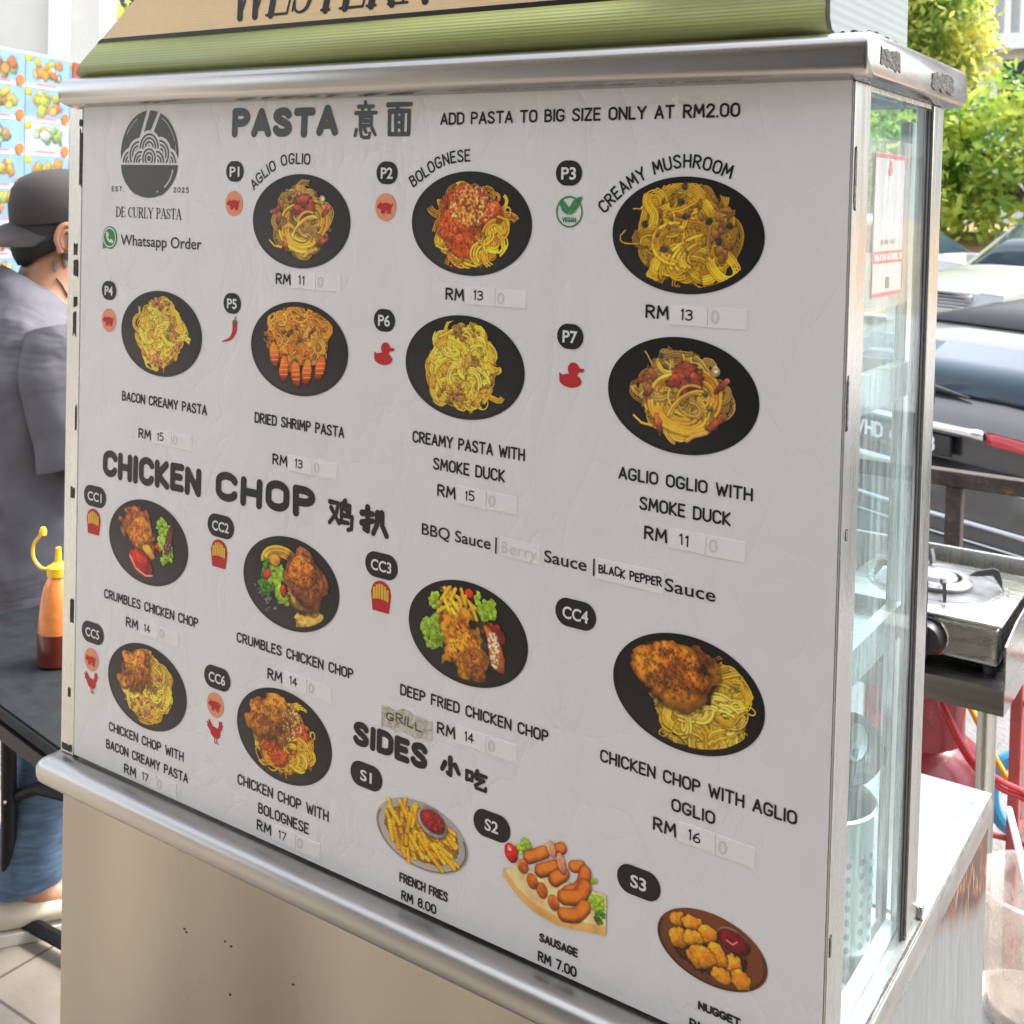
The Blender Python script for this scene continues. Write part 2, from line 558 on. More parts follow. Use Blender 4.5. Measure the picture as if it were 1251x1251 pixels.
for rot_, sc_, st_ in ((.5, 7, .22), (-.8, 5, .22), (1.2, 13, .16)):       # creases in the hung sheet
    mp = t.nodes.new("ShaderNodeMapping"); mp.inputs["Rotation"].default_value = (0, rot_, 0); mp.inputs["Scale"].default_value = (1, 1, .55)
    n = t.nodes.new("ShaderNodeTexNoise"); n.inputs["Scale"].default_value = sc_; n.inputs["Detail"].default_value = 4; n.inputs["Distortion"].default_value = .6
    ab = t.nodes.new("ShaderNodeMath"); ab.operation = 'SUBTRACT'; ab.inputs[1].default_value = .5
    a2 = t.nodes.new("ShaderNodeMath"); a2.operation = 'ABSOLUTE'
    a3 = t.nodes.new("ShaderNodeMath"); a3.operation = 'POWER'; a3.inputs[1].default_value = .38
    bp = t.nodes.new("ShaderNodeBump"); bp.inputs["Strength"].default_value = st_; bp.inputs["Distance"].default_value = .006
    t.links.new(tc.outputs["Object"], mp.inputs[0]); t.links.new(mp.outputs[0], n.inputs["Vector"]); t.links.new(n.outputs[0], ab.inputs[0])
    t.links.new(ab.outputs[0], a2.inputs[0]); t.links.new(a2.outputs[0], a3.inputs[0]); t.links.new(a3.outputs[0], bp.inputs["Height"])
    if prev: t.links.new(prev.outputs[0], bp.inputs["Normal"])
    prev = bp
t.links.new(prev.outputs[0], old.inputs["Normal"])
M['ink'] = mat("black_ink", (.014, .013, .014), .34, spec=.32)
M['greyink'] = mat("charcoal_ink", (.05, .052, .05), .38, spec=.5)
M['white'] = mat("white_print", (.79, .785, .775), .45, spec=.3)
M['tape'] = mat("white_tape", (.86, .85, .83), .35, bump=.10, bscale=60, spec=.4)
M['ghost'] = mat("covered_ink", (.66, .65, .635), .4)
M['red'] = mat("red_print", (.55, .022, .030), .45, spec=.3)
M['orange'] = mat("salmon_print", (.84, .33, .17), .45, spec=.3)
M['yellow'] = mat("yellow_print", (.85, .50, .06), .45, spec=.3)
M['green'] = mat("green_print", (.035, .26, .075), .45, spec=.3)
M['wagreen'] = mat("message_green", (.03, .27, .09), .45, spec=.3)
M['picture'] = vmat("printed_picture", .38, .36)
M['black'] = mat("black_plastic", (.016, .016, .017), .4)
M['rubber'] = mat("black_rubber", (.02, .02, .02), .7)
M['residue'] = mat("glue_residue", (.06, .055, .05), .85, bump=.5, bscale=220, var=.6, vscale=160)
M['chrome'] = mat("chrome", (.8, .8, .8), .12, 1)
M['glass'] = glass_mat("case_glass", (.86, .95, .955), .08, refl=.8)
M['clear'] = glass_mat("clear_glass", (.95, .98, .97), .03, refl=.6)

def tiles_mat(name, col, joint, size, gap, rough=.5, bump=.15, var=.12):
    m = mat(name, col, rough, 0, bump=bump, bscale=60, var=var, vscale=9, rvar=.1)
    t = m.node_tree
    b = t.nodes["Principled BSDF"]
    src = b.inputs["Base Color"].links[0].from_socket
    tc = t.nodes.new("ShaderNodeTexCoord")
    mp = t.nodes.new("ShaderNodeMapping")
    mp.inputs["Location"].default_value = (-.937 % size, .48 % size, 0)
    mp.inputs["Location"].default_value = (.937, -.48, 0)
    br = t.nodes.new("ShaderNodeTexBrick")
    br.offset = 0
    br.inputs["Scale"].default_value = 1
    br.inputs["Brick Width"].default_value = size
    br.inputs["Row Height"].default_value = size
    br.inputs["Mortar Size"].default_value = gap
    br.inputs["Mortar Smooth"].default_value = .2
    t.links.new(tc.outputs["Object"], mp.inputs[0])
    t.links.new(mp.outputs[0], br.inputs["Vector"])
    mx = t.nodes.new("ShaderNodeMix")
    mx.data_type = 'RGBA'
    t.links.new(br.outputs["Fac"], mx.inputs[0])
    t.links.new(src, mx.inputs[6])
    mx.inputs[7].default_value = (*joint, 1)
    t.links.new(mx.outputs[2], b.inputs["Base Color"])
    return m

def sheet(name, x0, x1, y0, y1, z, mt):
    b = MB()
    vs = [b.bm.verts.new(p) for p in ((x0, y0, z), (x1, y0, z), (x1, y1, z), (x0, y1, z))]
    b.bm.faces.new(vs)
    return structure(b.build(name, mt, smooth=False))

M['floor_tile'] = tiles_mat("beige_floor_tile", (.24, .21, .17), (.10, .08, .065), .6, .004)
M['paving'] = tiles_mat("pale_stone_paving", (.145, .143, .138), (.20, .19, .18), .75, .010, .8, .8, .18)
M['asphalt'] = mat("asphalt", (.055, .055, .056), .85, bump=.6, bscale=90, var=.2, vscale=4)
M['soil'] = mat("verge_soil", (.10, .085, .05), .9, bump=.5, bscale=30, var=.3, vscale=3)
sheet("ground", -150, 150, -150, 200, -.306, M['soil'])
sheet("road", -60, 60, 3.75, 9.6, -.30, M['asphalt'])
slab = MB()
slab.span((-9, .95, -.34), (9, 3.6, -.002))
structure(slab.build("pavement", M['paving'], smooth=False))
slab = MB()
slab.span((-9, 3.6, -.34), (9, 3.75, .012), bev=.012)
structure(slab.build("kerb", mat("kerb_concrete", (.42, .41, .39), .85, bump=.4, bscale=50, var=.15), smooth=False))
slab = MB()
slab.span((-9, -3.4, -.34), (9, .95, 0))
structure(slab.build("walkway", M['floor_tile'], smooth=False))

# ================================================================== FOOD CART
cart = thing("food_cart", "stainless steel food cart with a glass display case and rounded steel edges", "food cart", (.43, .27, 0))
def cpart(b, name, mt, **k):
    """part given in world coordinates, parented to the cart"""
    o = b.build(name, mt, **k)
    return under(o, cart)
def under(o, root):
    o.parent = root
    o.matrix_parent_inverse = Matrix.Translation(root.location).inverted() if not root.rotation_euler.z else (Matrix.Translation(root.location) @ Matrix.Rotation(root.rotation_euler.z, 4, 'Z')).inverted()
    return o

def nosed(x0, x1, y0, y1, z0, z1, r, end=.004):
    """slab with a half round front edge (and left end) and softly broken right end"""
    b = MB()
    zc, h = (z0 + z1) / 2, (z1 - z0) / 2
    def ring(x, i):
        pts = []
        for k in range(13):
            a = math.pi / 2 + math.pi * k / 12
            c_, s_ = math.cos(a), math.sin(a)
            pts.append((x, y0 + r + c_ * (r - i * .8), zc + math.copysign(abs(s_) ** .62, s_) * max(h - i, .0005)))
        for k in range(5):
            a = -math.pi / 2 + math.pi * k / 4
            pts.append((x, y1 - .004 + math.cos(a) * (.004), zc + math.sin(a) * max(h - i, .0005)))
        return pts
    rings = []
    for k in range(9):
        t = math.pi / 2 * k / 8
        rings.append(ring(x0 + r * (1 - math.cos(t)), h * (1 - math.sin(t)) * .98))
    rings.append(ring(x1 - end, 0)); rings.append(ring(x1 - end * .3, end * .3)); rings.append(ring(x1, end))
    return b.loft(rings)

def dab(poly, fn, name, mt, th=.0006, parent=cart):
    b = MB(); b.prism(poly, (0, th), fn); o = b.build(name, mt, smooth=False); under(o, parent); return o
def ragged(x0, x1, z0, z1, n=9, a=.15, seed=1):
    rnd = random.Random(seed)
    h = z1 - z0
    top = [(x0 + (x1 - x0) * k / n, z1 + rnd.uniform(-a, a) * h) for k in range(n + 1)]
    bot = [(x1 - (x1 - x0) * k / n, z0 + rnd.uniform(-a, a) * h) for k in range(n + 1)]
    return top + bot
# lower cabinet
b = MB(); b.span((-.0235, .002, .03), (.886, .012, .884)); cpart(b, "front_panel", M['steel_panel'], smooth=False)
rust = mat("side_steel", (.22, .23, .23), .5, .6, bump=.08, bscale=16, stretch=(10, 10, 1), var=.12, vscale=8, rvar=.1)
t = rust.node_tree
bs = t.nodes["Principled BSDF"]
src = bs.inputs["Base Color"].links[0].from_socket
tc = t.nodes.new("ShaderNodeTexCoord")
sp = t.nodes.new("ShaderNodeSeparateXYZ")
t.links.new(tc.outputs["Object"], sp.inputs[0])
def mth(op, a, b=None, c=None):
    n = t.nodes.new("ShaderNodeMath"); n.operation = op
    for i, v in enumerate((a, b, c)):
        if v is None: continue
        if isinstance(v, (int, float)): n.inputs[i].default_value = v
        else: t.links.new(v, n.inputs[i])
    return n.outputs[0]
# rust patch with a shape of its own: y .30 - .56, hugging the slab, brush-like ends
nz = t.nodes.new("ShaderNodeTexNoise"); nz.inputs["Scale"].default_value = 1; nz.inputs["Detail"].default_value = 6; nz.inputs["Roughness"].default_value = .75
mp = t.nodes.new("ShaderNodeMapping"); mp.inputs["Scale"].default_value = (1, 190, 34); mp.inputs["Rotation"].default_value = (.5, 0, 0)
t.links.new(tc.outputs["Object"], mp.inputs[0]); t.links.new(mp.outputs[0], nz.inputs["Vector"])
Y, Z = sp.outputs[1], sp.outputs[2]
up = mth('MULTIPLY', mth('SUBTRACT', Y, .30), .42)                 # depth of the patch grows to the rear
low = mth('SUBTRACT', mth('SUBTRACT', .878, mth('MINIMUM', up, .085)), Z)   # <0 inside
msk = mth('SUBTRACT', mth('ADD', mth('MULTIPLY', low, -40), mth('MULTIPLY', mth('SUBTRACT', nz.outputs[0], .5), 2.6)), -.1)
msk = mth('MULTIPLY', mth('MINIMUM', mth('MAXIMUM', msk, 0), 1), mth('GREATER_THAN', Y, .285))
cr = t.nodes.new("ShaderNodeValToRGB")
cr.color_ramp.elements[0].color = (.022, .015, .013, 1); cr.color_ramp.elements[0].position = .47
cr.color_ramp.elements[1].color = (.17, .06, .018, 1); cr.color_ramp.elements[1].position = .56
e = cr.color_ramp.elements.new(.67); e.color = (.34, .26, .19, 1)
t.links.new(nz.outputs[0], cr.inputs[0])
mx = t.nodes.new("ShaderNodeMix"); mx.data_type = 'RGBA'
t.links.new(msk, mx.inputs[0]); t.links.new(src, mx.inputs[6]); t.links.new(cr.outputs[0], mx.inputs[7]); t.links.new(mx.outputs[2], bs.inputs["Base Color"])
t.links.new(mth('MULTIPLY', mth('SUBTRACT', 1, msk), .6), bs.inputs["Metallic"])
b = MB(); b.span((.8865, .002, .03), (.892, .549, .884)); cpart(b, "side_panel", rust, smooth=False)
b = MB(); b.span((-.0235, .543, .03), (.886, .549, .884)); b.span((-.0235, .0125, .03), (-.018, .5425, .884)); cpart(b, "rear_panel", M['steel_panel'], smooth=False)
cpart(nosed(-.041, .8955, -.030, .5525, .8845, .9165, .017), "countertop", M['steel_rail'], angle=50)
b = MB(); b.span((.02, .26, .917), (.8945, .551, .9190)); b.span((.884, .001, .917), (.8945, .2595, .9190)); cpart(b, "work_surface", M['steel_top'], smooth=False)
for i, (x, y) in enumerate(((.05, .06), (.82, .06), (.05, .48), (.82, .48))):
    b = MB(); b.cyl((x, y, 0), (x, y, .05), .02); b.cyl((x - .012, y, .03), (x + .012, y, .03), .03); cpart(b, "castor", M['rubber'])

SCUFF = [(0.1741, 0.8811), (0.1006, 0.7754), (0.1884, 0.782), (0.1924, 0.7799), (0.2515, 0.7923), (0.2601, 0.7904), (0.3494, 0.7852), (0.0468, 0.7389), (0.1206, 0.8103), (0.1529, 0.8823), (0.3216, 0.8458), (0.2602, 0.7391)]
rnd = random.Random(12)
for k, (x, z) in enumerate(SCUFF[2:7] + SCUFF[-1:]):
    dab(ragged(x - rnd.uniform(.0006, .0018), x + rnd.uniform(.0006, .0022), z - .0006, z + .0007, 4, .3, k + 60), (lambda x, z, w: (x, .0018 - w, z)), "scuff_mark", M['residue'], .0004)
b = MB(); b.span((-.0225, -.0035, .8785), (.8860, .0018, .8843)); cpart(b, "shadow_strip", M["rubber"], smooth=False)  # dark strip added as the shadow line under the countertop edge

# display case
b = MB(); b.span((-.026, -.001, .917), (-.0008, .028, 1.6685), bev=.0015)
ls = cpart(b, "left_stile", M['steel_post'], smooth=False)
b = MB(); b.span((.8864, -.0008, .9195), (.8885, .0365, 1.6685), bev=.0006)
b.span((.8790, .0065, .9195), (.8862, .0365, 1.6685)); cpart(b, "right_stile", M['steel_post'], smooth=False)
b = MB(); b.span((.8735, .2216, .9195), (.8885, .2555, 1.6685), bev=.0015); cpart(b, "rear_post", M['steel_post'], smooth=False)
b = MB(); b.span((-.024, .2216, .917), (-.010, .2555, 1.6685), bev=.0015); cpart(b, "rear_post", M['steel_post'], smooth=False)
b = MB(); b.span((.856, .236, .9195), (.866, .254, 1.655), bev=.001); cpart(b, "door_stile", M['steel_post'], smooth=False)
b = MB(); b.span((0, .0025, .917), (.878, .006, 1.6685)); cpart(b, "back_sheet", M['steel_post'], smooth=False)
b = MB(); b.span((.874, .0368, 1.6645), (.8865, .2214, 1.6685)); cpart(b, "top_rail", M['steel_post'], smooth=False)
b = MB(); b.span((.8800, .0368, .9195), (.8845, .2214, 1.6643)); cpart(b, "side_glass", M['glass'], smooth=False)
b = MB(); b.span((.45, .241, .9195), (.8555, .245, 1.655)); cpart(b, "rear_glass", M['clear'], smooth=False)
b = MB(); b.tube([(.8835, .2170, .921), (.8835, .2170, 1.663)], .003, 8); cpart(b, "seal", M['rubber'])
for z in (1.425, 1.205):
    b = MB(); b.span((.02, .03, z - .002), (.860, .232, z + .002)); b.span((.8605, .03, z - .016), (.872, .232, z + .014)); b.span((.02, .2325, z - .016), (.872, .2355, z + .014))
    cpart(b, "shelf", M['steel_post'], smooth=False)
b = MB(); b.span((.8705, .04, .9195), (.8775, .219, .934)); cpart(b, "bottom_rail", M['white'], smooth=False)
cpart(nosed(-.029, .9035, -.022, .272, 1.6690, 1.7025, .0165), "top_cap", M['steel'], angle=50)
sidefn = lambda X: (lambda y, z, w: (X + w, y, z))
for y0, y1, zt in ((.006, .056, 1.6935), (.150, .222, 1.6905)):
    dab(ragged(y0, y1, zt - .0135, zt, seed=y0), sidefn(.9035), "glue_mark", M['residue'])
frontfn = lambda Yf: (lambda x, z, w: (x, Yf - w, z))
for k, (x, z0, z1, wd) in enumerate(((-.003, 1.58, 1.640, .003), (-.004, 1.648, 1.655, .003), (-.011, 1.500, 1.512, .003), (-.010, 1.476, 1.494, .004), (-.010, 1.440, 1.452, .003), (-.011, 1.408, 1.432, .0025), (-.010, 1.218, 1.230, .0035), (-.008, 1.075, 1.100, .003), (-.011, .985, .995, .002), (-.006, 1.30, 1.325, .0012), (-.014, .921, .928, .009))):
    dab([(x + (z_ - x), q) for z_, q in ragged(x - wd, min(x + wd, -.0012), z0, z1, 5, .12, k)], frontfn(-.001), "grime_mark", M['residue'])
for k, (y, z0, z1, wd) in enumerate(((.004, 1.575, 1.62, .0022), (.003, 1.415, 1.452, .0016), (.010, 1.330, 1.338, .002), (.004, 1.02, 1.035, .0016))):
    dab(ragged(y - wd, y + wd, z0, z1, 5, .1, k + 30), sidefn(.8885), "grime_mark", M['residue'])
for z0, z1 in ((1.545, 1.585), (1.40, 1.42), (1.19, 1.235), (1.165, 1.173)):
    dab(ragged(.2552, .2562, z0, z1, 4, .05, z0), sidefn(.8872), "grime_mark", M['black'], .0016)
b2 = MB()
rnd = random.Random(3)
pts = [(.8925 - .0006 * rnd.random(), .262 - .26 * k / 24, .9192) for k in range(25)]
b2.tube(pts, [.0006 + .0007 * rnd.random() for _ in pts], 6)
cpart(b2, "dirty_joint", M['residue'])
b = MB(); b.span((.884, .2600, .9192), (.8925, .268, .932), bev=.002); cpart(b, "post_foot", M['steel_post'], smooth=False)

rnd = random.Random(8)
for k in range(22):      # crumbs of dry leaf and grit lying on the cap beside the sign
    x, y = rnd.uniform(.873, .898), rnd.uniform(-.006, .075)
    b = MB(); r_ = rnd.uniform(.0012, .0032)
    b.lathe([(.0004, 0), (r_, r_ * .25), (r_ * .8, r_ * .8), (.0004, r_)], (x, y, 1.7024), 6)
    cpart(b, "grit", M['residue'], smooth=False)

# ------------------------------------------------------------------ roof sign
sign = thing("roof_sign", "tan and green corrugated plastic sign box standing on top of the steel cart", "sign", (.43, .06, 1.7025))
def corr(name, col, axis, scale=190):
    m = mat(name, col, .45, var=.04, vscale=20)
    t = m.node_tree
    b = t.nodes["Principled BSDF"]
    tc = t.nodes.new("ShaderNodeTexCoord")
    wv = t.nodes.new("ShaderNodeTexWave")
    wv.bands_direction = axis
    wv.inputs["Scale"].default_value = scale
    bp = t.nodes.new("ShaderNodeBump"); bp.inputs["Strength"].default_value = .14; bp.inputs["Distance"].default_value = .001
    t.links.new(tc.outputs["Object"], wv.inputs[0]); t.links.new(wv.outputs["Fac"], bp.inputs["Height"]); t.links.new(bp.outputs[0], b.inputs["Normal"])
    return m
M['tan'] = corr("tan_corrugated", (.90, .67, .37), 'Z', 110)
M['olive'] = corr("olive_corrugated", (.31, .345, .115), 'Z', 110)
M['greyplast'] = corr("grey_corrugated", (.17, .20, .20), 'Z', 45)
def lx(z): return .039 + (z - 1.742) * 1.44
b = MB()   # green lower band: rolls back under at its foot
rows = [(.010, 1.7032), (.000, 1.7045), (-.007, 1.7085), (-.0100, 1.7150), (-.0100, 1.7390)]
rings = []
vs = [[b.bm.verts.new((lx(max(z, 1.706)) , y, z)), b.bm.verts.new((.867, y, z))] for y, z in rows]
for p, q in zip(vs, vs[1:]): b.bm.faces.new((p[0], p[1], q[1], q[0]))
b.bm.verts.ensure_lookup_table()
o = under(b.build("green_band", M['olive']), sign)
md = o.modifiers.new("thick", 'SOLIDIFY'); md.thickness = .003; md.offset = -1
b = MB(); b.prism([(lx(1.7391), 1.7391), (.867, 1.7391), (.867, 1.7435), (lx(1.7435), 1.7435)], (.0105, .006), lambda x, z, w: (x, -w, z)); under(b.build("black_stripe", M['ink'], smooth=False), sign)
b = MB(); b.prism([(lx(1.7436), 1.7436), (.867, 1.7436), (.867, 1.90), (lx(1.90), 1.90)], (.0100, .006), lambda x, z, w: (x, -w, z)); under(b.build("tan_panel", M['tan'], smooth=False), sign)
b = MB()
prof = [(.004, 1.7036), (-.004, 1.7065), (-.0085, 1.713), (-.0095, 1.722), (-.0095, 1.90), (.186, 1.90), (.194, 1.7036)]
b.prism(prof, (.8672, .8706), lambda y, z, w: (w, y, z)); under(b.build("end_panel", M['greyplast'], smooth=False), sign)
b = MB()
b.prism([(lx(1.705) + .002, 1.7036), (.8668, 1.7036), (.8668, 1.90), (lx(1.90), 1.90)], (-.194, -.190), lambda x, z, w: (x, -w, z)); under(b.build("rear_panel", M['greyplast'], smooth=False), sign)
b = MB(); b.prism([(-.006, 0), (.188, 0), (.188, .003), (-.006, .003)], (lx(1.90), .8668), lambda y, z, w: (w, y, 1.897 + z)); under(b.build("top_panel", M['greyplast'], smooth=False), sign)
# serif italics: thick and thin strokes with serifs
def serif(text, x0, x1, z, h, thick, thin, name, mt, parent, shear=0, d=.0004, fn=board, cell=.00035, weightscale=1):
    T, t_ = 1, 0
    g = {
     'W': (1.0, [((0, 1), (.26, 0), T), ((.26, 0), (.5, 1), t_), ((.5, 1), (.74, 0), T), ((.74, 0), (1, 1), t_)], [(0, 1), (.5, 1), (1, 1)]),
     'E': (.6, [((.1, 0), (.1, 1), T), ((.1, 1), (.55, 1), t_), ((.1, 0), (.6, 0), t_), ((.1, .52), (.42, .52), t_), ((.55, 1), (.57, .8), t_), ((.6, 0), (.62, .24), t_), ((.42, .62), (.42, .42), t_)], [(.08, 0), (.08, 1)]),
     'S': (.55, 'S', []),
     'T': (.66, [((.33, 0), (.33, 1), T), ((0, 1), (.66, 1), t_), ((0, 1), (0, .78), t_), ((.66, 1), (.66, .78), t_)], [(.33, 0)]),
     'R': (.72, [((.1, 0), (.1, 1), T), 'bowl', ((.3, .5), (.66, 0), T)], [(.1, 0), (.08, 1), (.68, 0)]),
     'N': (.78, [((.1, 0), (.1, 1), t_), ((.1, 1), (.68, 0), T), ((.68, 0), (.68, 1), t_)], [(.1, 0), (.06, 1), (.68, 1)]),
     'D': (.74, [((.1, 0), (.1, 1), T), 'dbowl'], [(.08, 0), (.08, 1)]),
     'C': (.68, 'C', []), 'L': (.56, [((.1, 0), (.1, 1), T), ((.1, 0), (.54, 0), t_), ((.54, 0), (.56, .26), t_)], [(.1, 1), (.08, 0)]),
     'U': (.74, [((.1, 1), (.1, .3), T), 'ubowl', ((.64, .3), (.64, 1), t_)], [(.1, 1), (.64, 1)]),
     'Y': (.7, [((.02, 1), (.35, .46), T), ((.35, .46), (.68, 1), t_), ((.35, .46), (.35, 0), T)], [(.03, 1), (.67, 1), (.35, 0)]),
     'P': (.6, [((.1, 0), (.1, 1), T), 'bowl'], [(.1, 0), (.08, 1)]),
     'A': (.74, [((.05, 0), (.37, 1), t_), ((.37, 1), (.68, 0), T), ((.16, .34), (.56, .34), t_)], [(.05, 0), (.68, 0)]),
     ' ': (.3, [], []),
    }
    tot = sum(g[c][0] for c in text) + .13 * (len(text) - 1)
    k = (x1 - x0) / tot
    ink = Ink(x0 - h * .5, x1 + h * (.5 + abs(shear)), z - h * .2, z + h * 1.2, cell)
    cx = 0
    def P(a, b_): return (x0 + (cx + a) * k + shear * b_ * h, z + b_ * h)
    def curve(pts, wts): ink.stroke([P(*p) for p in pts], [thin + (thick - thin) * q for q in wts])
    for ch in text:
        wd, st, sf = g[ch]
        if st == 'S':
            c = catmull([(.50, .76), (.44, .94), (.27, 1), (.1, .92), (.06, .74), (.16, .58), (.36, .45), (.5, .28), (.44, .07), (.26, 0), (.1, .06), (.03, .26)], 4)
            curve(c, [max(0, 1 - abs(i / (len(c) - 1) - .5) * 3.2) for i in range(len(c))])
            ink.stroke([P(.5, .94), P(.5, .72)], thin); ink.stroke([P(.03, .3), P(.03, .04)], thin)
        elif st == 'C':
            c = arc(.38, .5, .36, .5, 42, 318, 18)
            curve(c, [max(0, -math.cos(R(42 + 276 * i / 18))) for i in range(19)])
            ink.stroke([P(.64, .96), P(.65, .7)], thin)
        else:
            for s_ in st:
                if s_ == 'bowl':
                    c = [(.1, 1), (.3, 1)] + arc(.3, .75, .26, .25, 90, -90, 10) + [(.1, .5)]
                    curve(c, [0, 0] + [max(0, math.cos(R(90 - 18 * i))) for i in range(11)] + [0])
                elif s_ == 'dbowl':
                    c = [(.1, 1), (.28, 1)] + arc(.28, .5, .42, .5, 90, -90, 12) + [(.1, 0)]
                    curve(c, [0, 0] + [max(0, math.cos(R(90 - 15 * i))) for i in range(13)] + [0])
                elif s_ == 'ubowl':
                    c = arc(.37, .3, .27, .3, 180, 360, 10); curve(c, [max(0, -math.cos(R(180 + 18 * i))) * .8 for i in range(11)])
                else:
                    ink.stroke([P(*s_[0]), P(*s_[1])], thick if s_[2] else thin)
            for sx_, sz_ in sf: ink.stroke([P(sx_ - .12, sz_), P(sx_ + .12, sz_)], thin)
        cx += wd + .13
    return ink.mesh(name, mt, parent, d, fn)
under(serif("WESTERN", .250, .503, 1.7530, .056, .0040, .0013, "lettering", M['ink'], None, shear=.25, fn=lambda x, z, d: (x, -.0104, z)), sign)

# ================================================================== MENU BANNER
menu = thing("menu_banner", "large white vinyl menu sheet with pasta and chicken chop pictures on the cart front", "menu", (.443, 0, ZB))
_before = set(bpy.data.objects)
b = MB()
NX, NZ = 60, 50
b.span((0, -.0012, ZB), (.886, -.0001, ZB + .75))
b.build("vinyl_sheet", M['vinyl'], smooth=False)
K, G_ = M['ink'], M['greyink']
def head(name, txt, x0, x1, z, h, r, **k): return letters(txt, x0, x1, z, h, r, name, k.pop('mt', K), None, **k)
head("heading_lettering", "PASTA", .2437, .3892, .7122, .0300, .0041, mt=G_, jit=.04, gap=.26)
head("heading_lettering", "CHICKEN", .0445, .2065, .3316, .0310, .0039, jit=.04, slope=.018, gap=.26)
head("heading_lettering", "CHOP", .2290, .3695, .3349, .0313, .0041, jit=.04, slope=.018, gap=.26)
head("heading_lettering", "SIDES", .4245, .5145, .1318, .0232, .0032, jit=.04, gap=.26)
CJ = {   # brush strokes on a unit square
 'yi': [[(.48, 1), (.50, .92)], [(.18, .88), (.84, .88)], [(.34, .84), (.38, .72)], [(.66, .84), (.62, .72)], [(.06, .70), (.96, .70)], [(.26, .60), (.76, .60), (.76, .34), (.26, .34), (.26, .60)], [(.28, .47), (.74, .47)], [(.10, .22), (.04, .06)], [(.28, .26), (.32, .04), (.44, 0), (.66, 0), (.70, .12)], [(.46, .25), (.54, .15)], [(.80, .24), (.94, .08)]],
 'mian': [[(.03, .97), (.97, .97)], [(.46, .96), (.42, .78)], [(.10, .76), (.90, .76), (.90, .02), (.10, .02), (.10, .76)], [(.37, .74), (.37, .04)], [(.63, .74), (.63, .04)], [(.38, .52), (.62, .52)], [(.38, .28), (.62, .28)]],
 'ji': [[(.02, .86), (.38, .86), (.30, .50), (.02, .12)], [(.08, .66), (.26, .40), (.42, .16)], [(.66, 1), (.58, .90)], [(.52, .86), (.52, .36)], [(.52, .86), (.86, .86), (.84, .56)], [(.66, .74), (.74, .64)], [(.52, .48), (.96, .48), (.94, .06), (.80, 0)], [(.46, .24), (.80, .24)]],
 'pa': [[(.02, .74), (.44, .78)], [(.24, 1), (.26, .06), (.12, .12)], [(.02, .34), (.44, .50)], [(.64, .86), (.62, .40), (.48, .02)], [(.80, .88), (.82, .40), (1, .02)]],
 'xiao': [[(.50, 1), (.52, .10), (.38, .16)], [(.22, .66), (.06, .28)], [(.76, .70), (.96, .34)]],
 'chi': [[(.06, .80), (.06, .28)], [(.06, .80), (.32, .80), (.32, .32)], [(.06, .34), (.32, .34)], [(.56, 1), (.44, .64)], [(.52, .82), (.98, .82)], [(.52, .56), (.88, .56), (.48, .14), (.52, 0), (.96, 0), (.97, .16)]],
}
def cjk(k, x0, x1, z0, z1, r, mt):
    ink = Ink(x0 - 2 * r, x1 + 2 * r, z0 - 2 * r, z1 + 2 * r, .0004)
    for st in CJ[k]: ink.stroke([(x0 + r + a * (x1 - x0 - 2 * r), z0 + r + c * (z1 - z0 - 2 * r)) for a, c in st], [r * (1.1 if i == 0 else .9) for i in range(len(st))])
    return ink.mesh("heading_lettering", mt)
cjk('yi', .4078, .4395, .7092, .7462, .0019, G_)
cjk('mian', .4477, .4811, .7110, .7444, .0023, G_)
cjk('ji', .3857, .4209, .3335, .3655, .0023, K)
cjk('pa', .4261, .4632, .3350, .3645, .0030, K)
cjk('xiao', .5272, .5530, .1320, .1535, .0025, K)
cjk('chi', .5554, .5820, .1310, .1500, .0018, K)
head("note_lettering", "ADD PASTA TO BIG SIZE ONLY AT RM2.00", .5121, .8001, .7214, .0112, .00095, slope=.008)
for txt, x0, x1, z, h in (("BACON CREAMY PASTA", .0759, .2137, .4213, .0110), ("DRIED SHRIMP PASTA", .2840, .4052, .4230, .0110),
    ("CREAMY PASTA WITH", .4884, .6119, .4308, .0110), ("SMOKE DUCK", .5129, .5919, .4093, .0112), ("AGLIO OGLIO WITH", .7033, .8197, .4300, .0106),
    ("SMOKE DUCK", .7232, .8024, .4080, .0110), ("CRUMBLES CHICKEN CHOP", .0502, .2059, .1938, .0109), ("CRUMBLES CHICKEN CHOP", .2641, .4232, .1932, .0106),
    ("DEEP FRIED CHICKEN CHOP", .4805, .6430, .1938, .0106), ("CHICKEN CHOP WITH AGLIO", .6933, .8623, .1928, .0108), ("OGLIO", .7590, .7968, .1722, .0104),
    ("CHICKEN CHOP WITH", .0620, .1869, .0450, .0108), ("BACON CREAMY PASTA", .0576, .1944, .0238, .0108), ("CHICKEN CHOP WITH", .2691, .3955, .0462, .0112), ("BOLOGNESE", .2996, .3699, .0255, .0112),
    ("FRENCH FRIES", .4845, .5410, .0190, .0092), ("SAUSAGE", .6387, .6772, .0206, .0078), ("NUGGET", .7869, .8228, .0222, .0070)):
    head("dish_lettering", txt, x0, x1, z, h, .00090)
path_letters("AGLIO OGLIO", [(.2778, .659), (.2987, .6751), (.3232, .6848), (.3528, .6850)], .0112, .00082, "dish_lettering", K, None)
path_letters("BOLOGNESE", [(.4834, .6649), (.5089, .6807), (.5273, .687), (.546, .6888)], .0112, .00082, "dish_lettering", K, None)
path_letters("CREAMY MUSHROOM", [(.6846, .6465), (.7008, .662), (.718, .6734), (.7325, .6797), (.7526, .6842), (.7715, .6826), (.7930, .6760)], .0112, .00085, "dish_lettering", K, None)
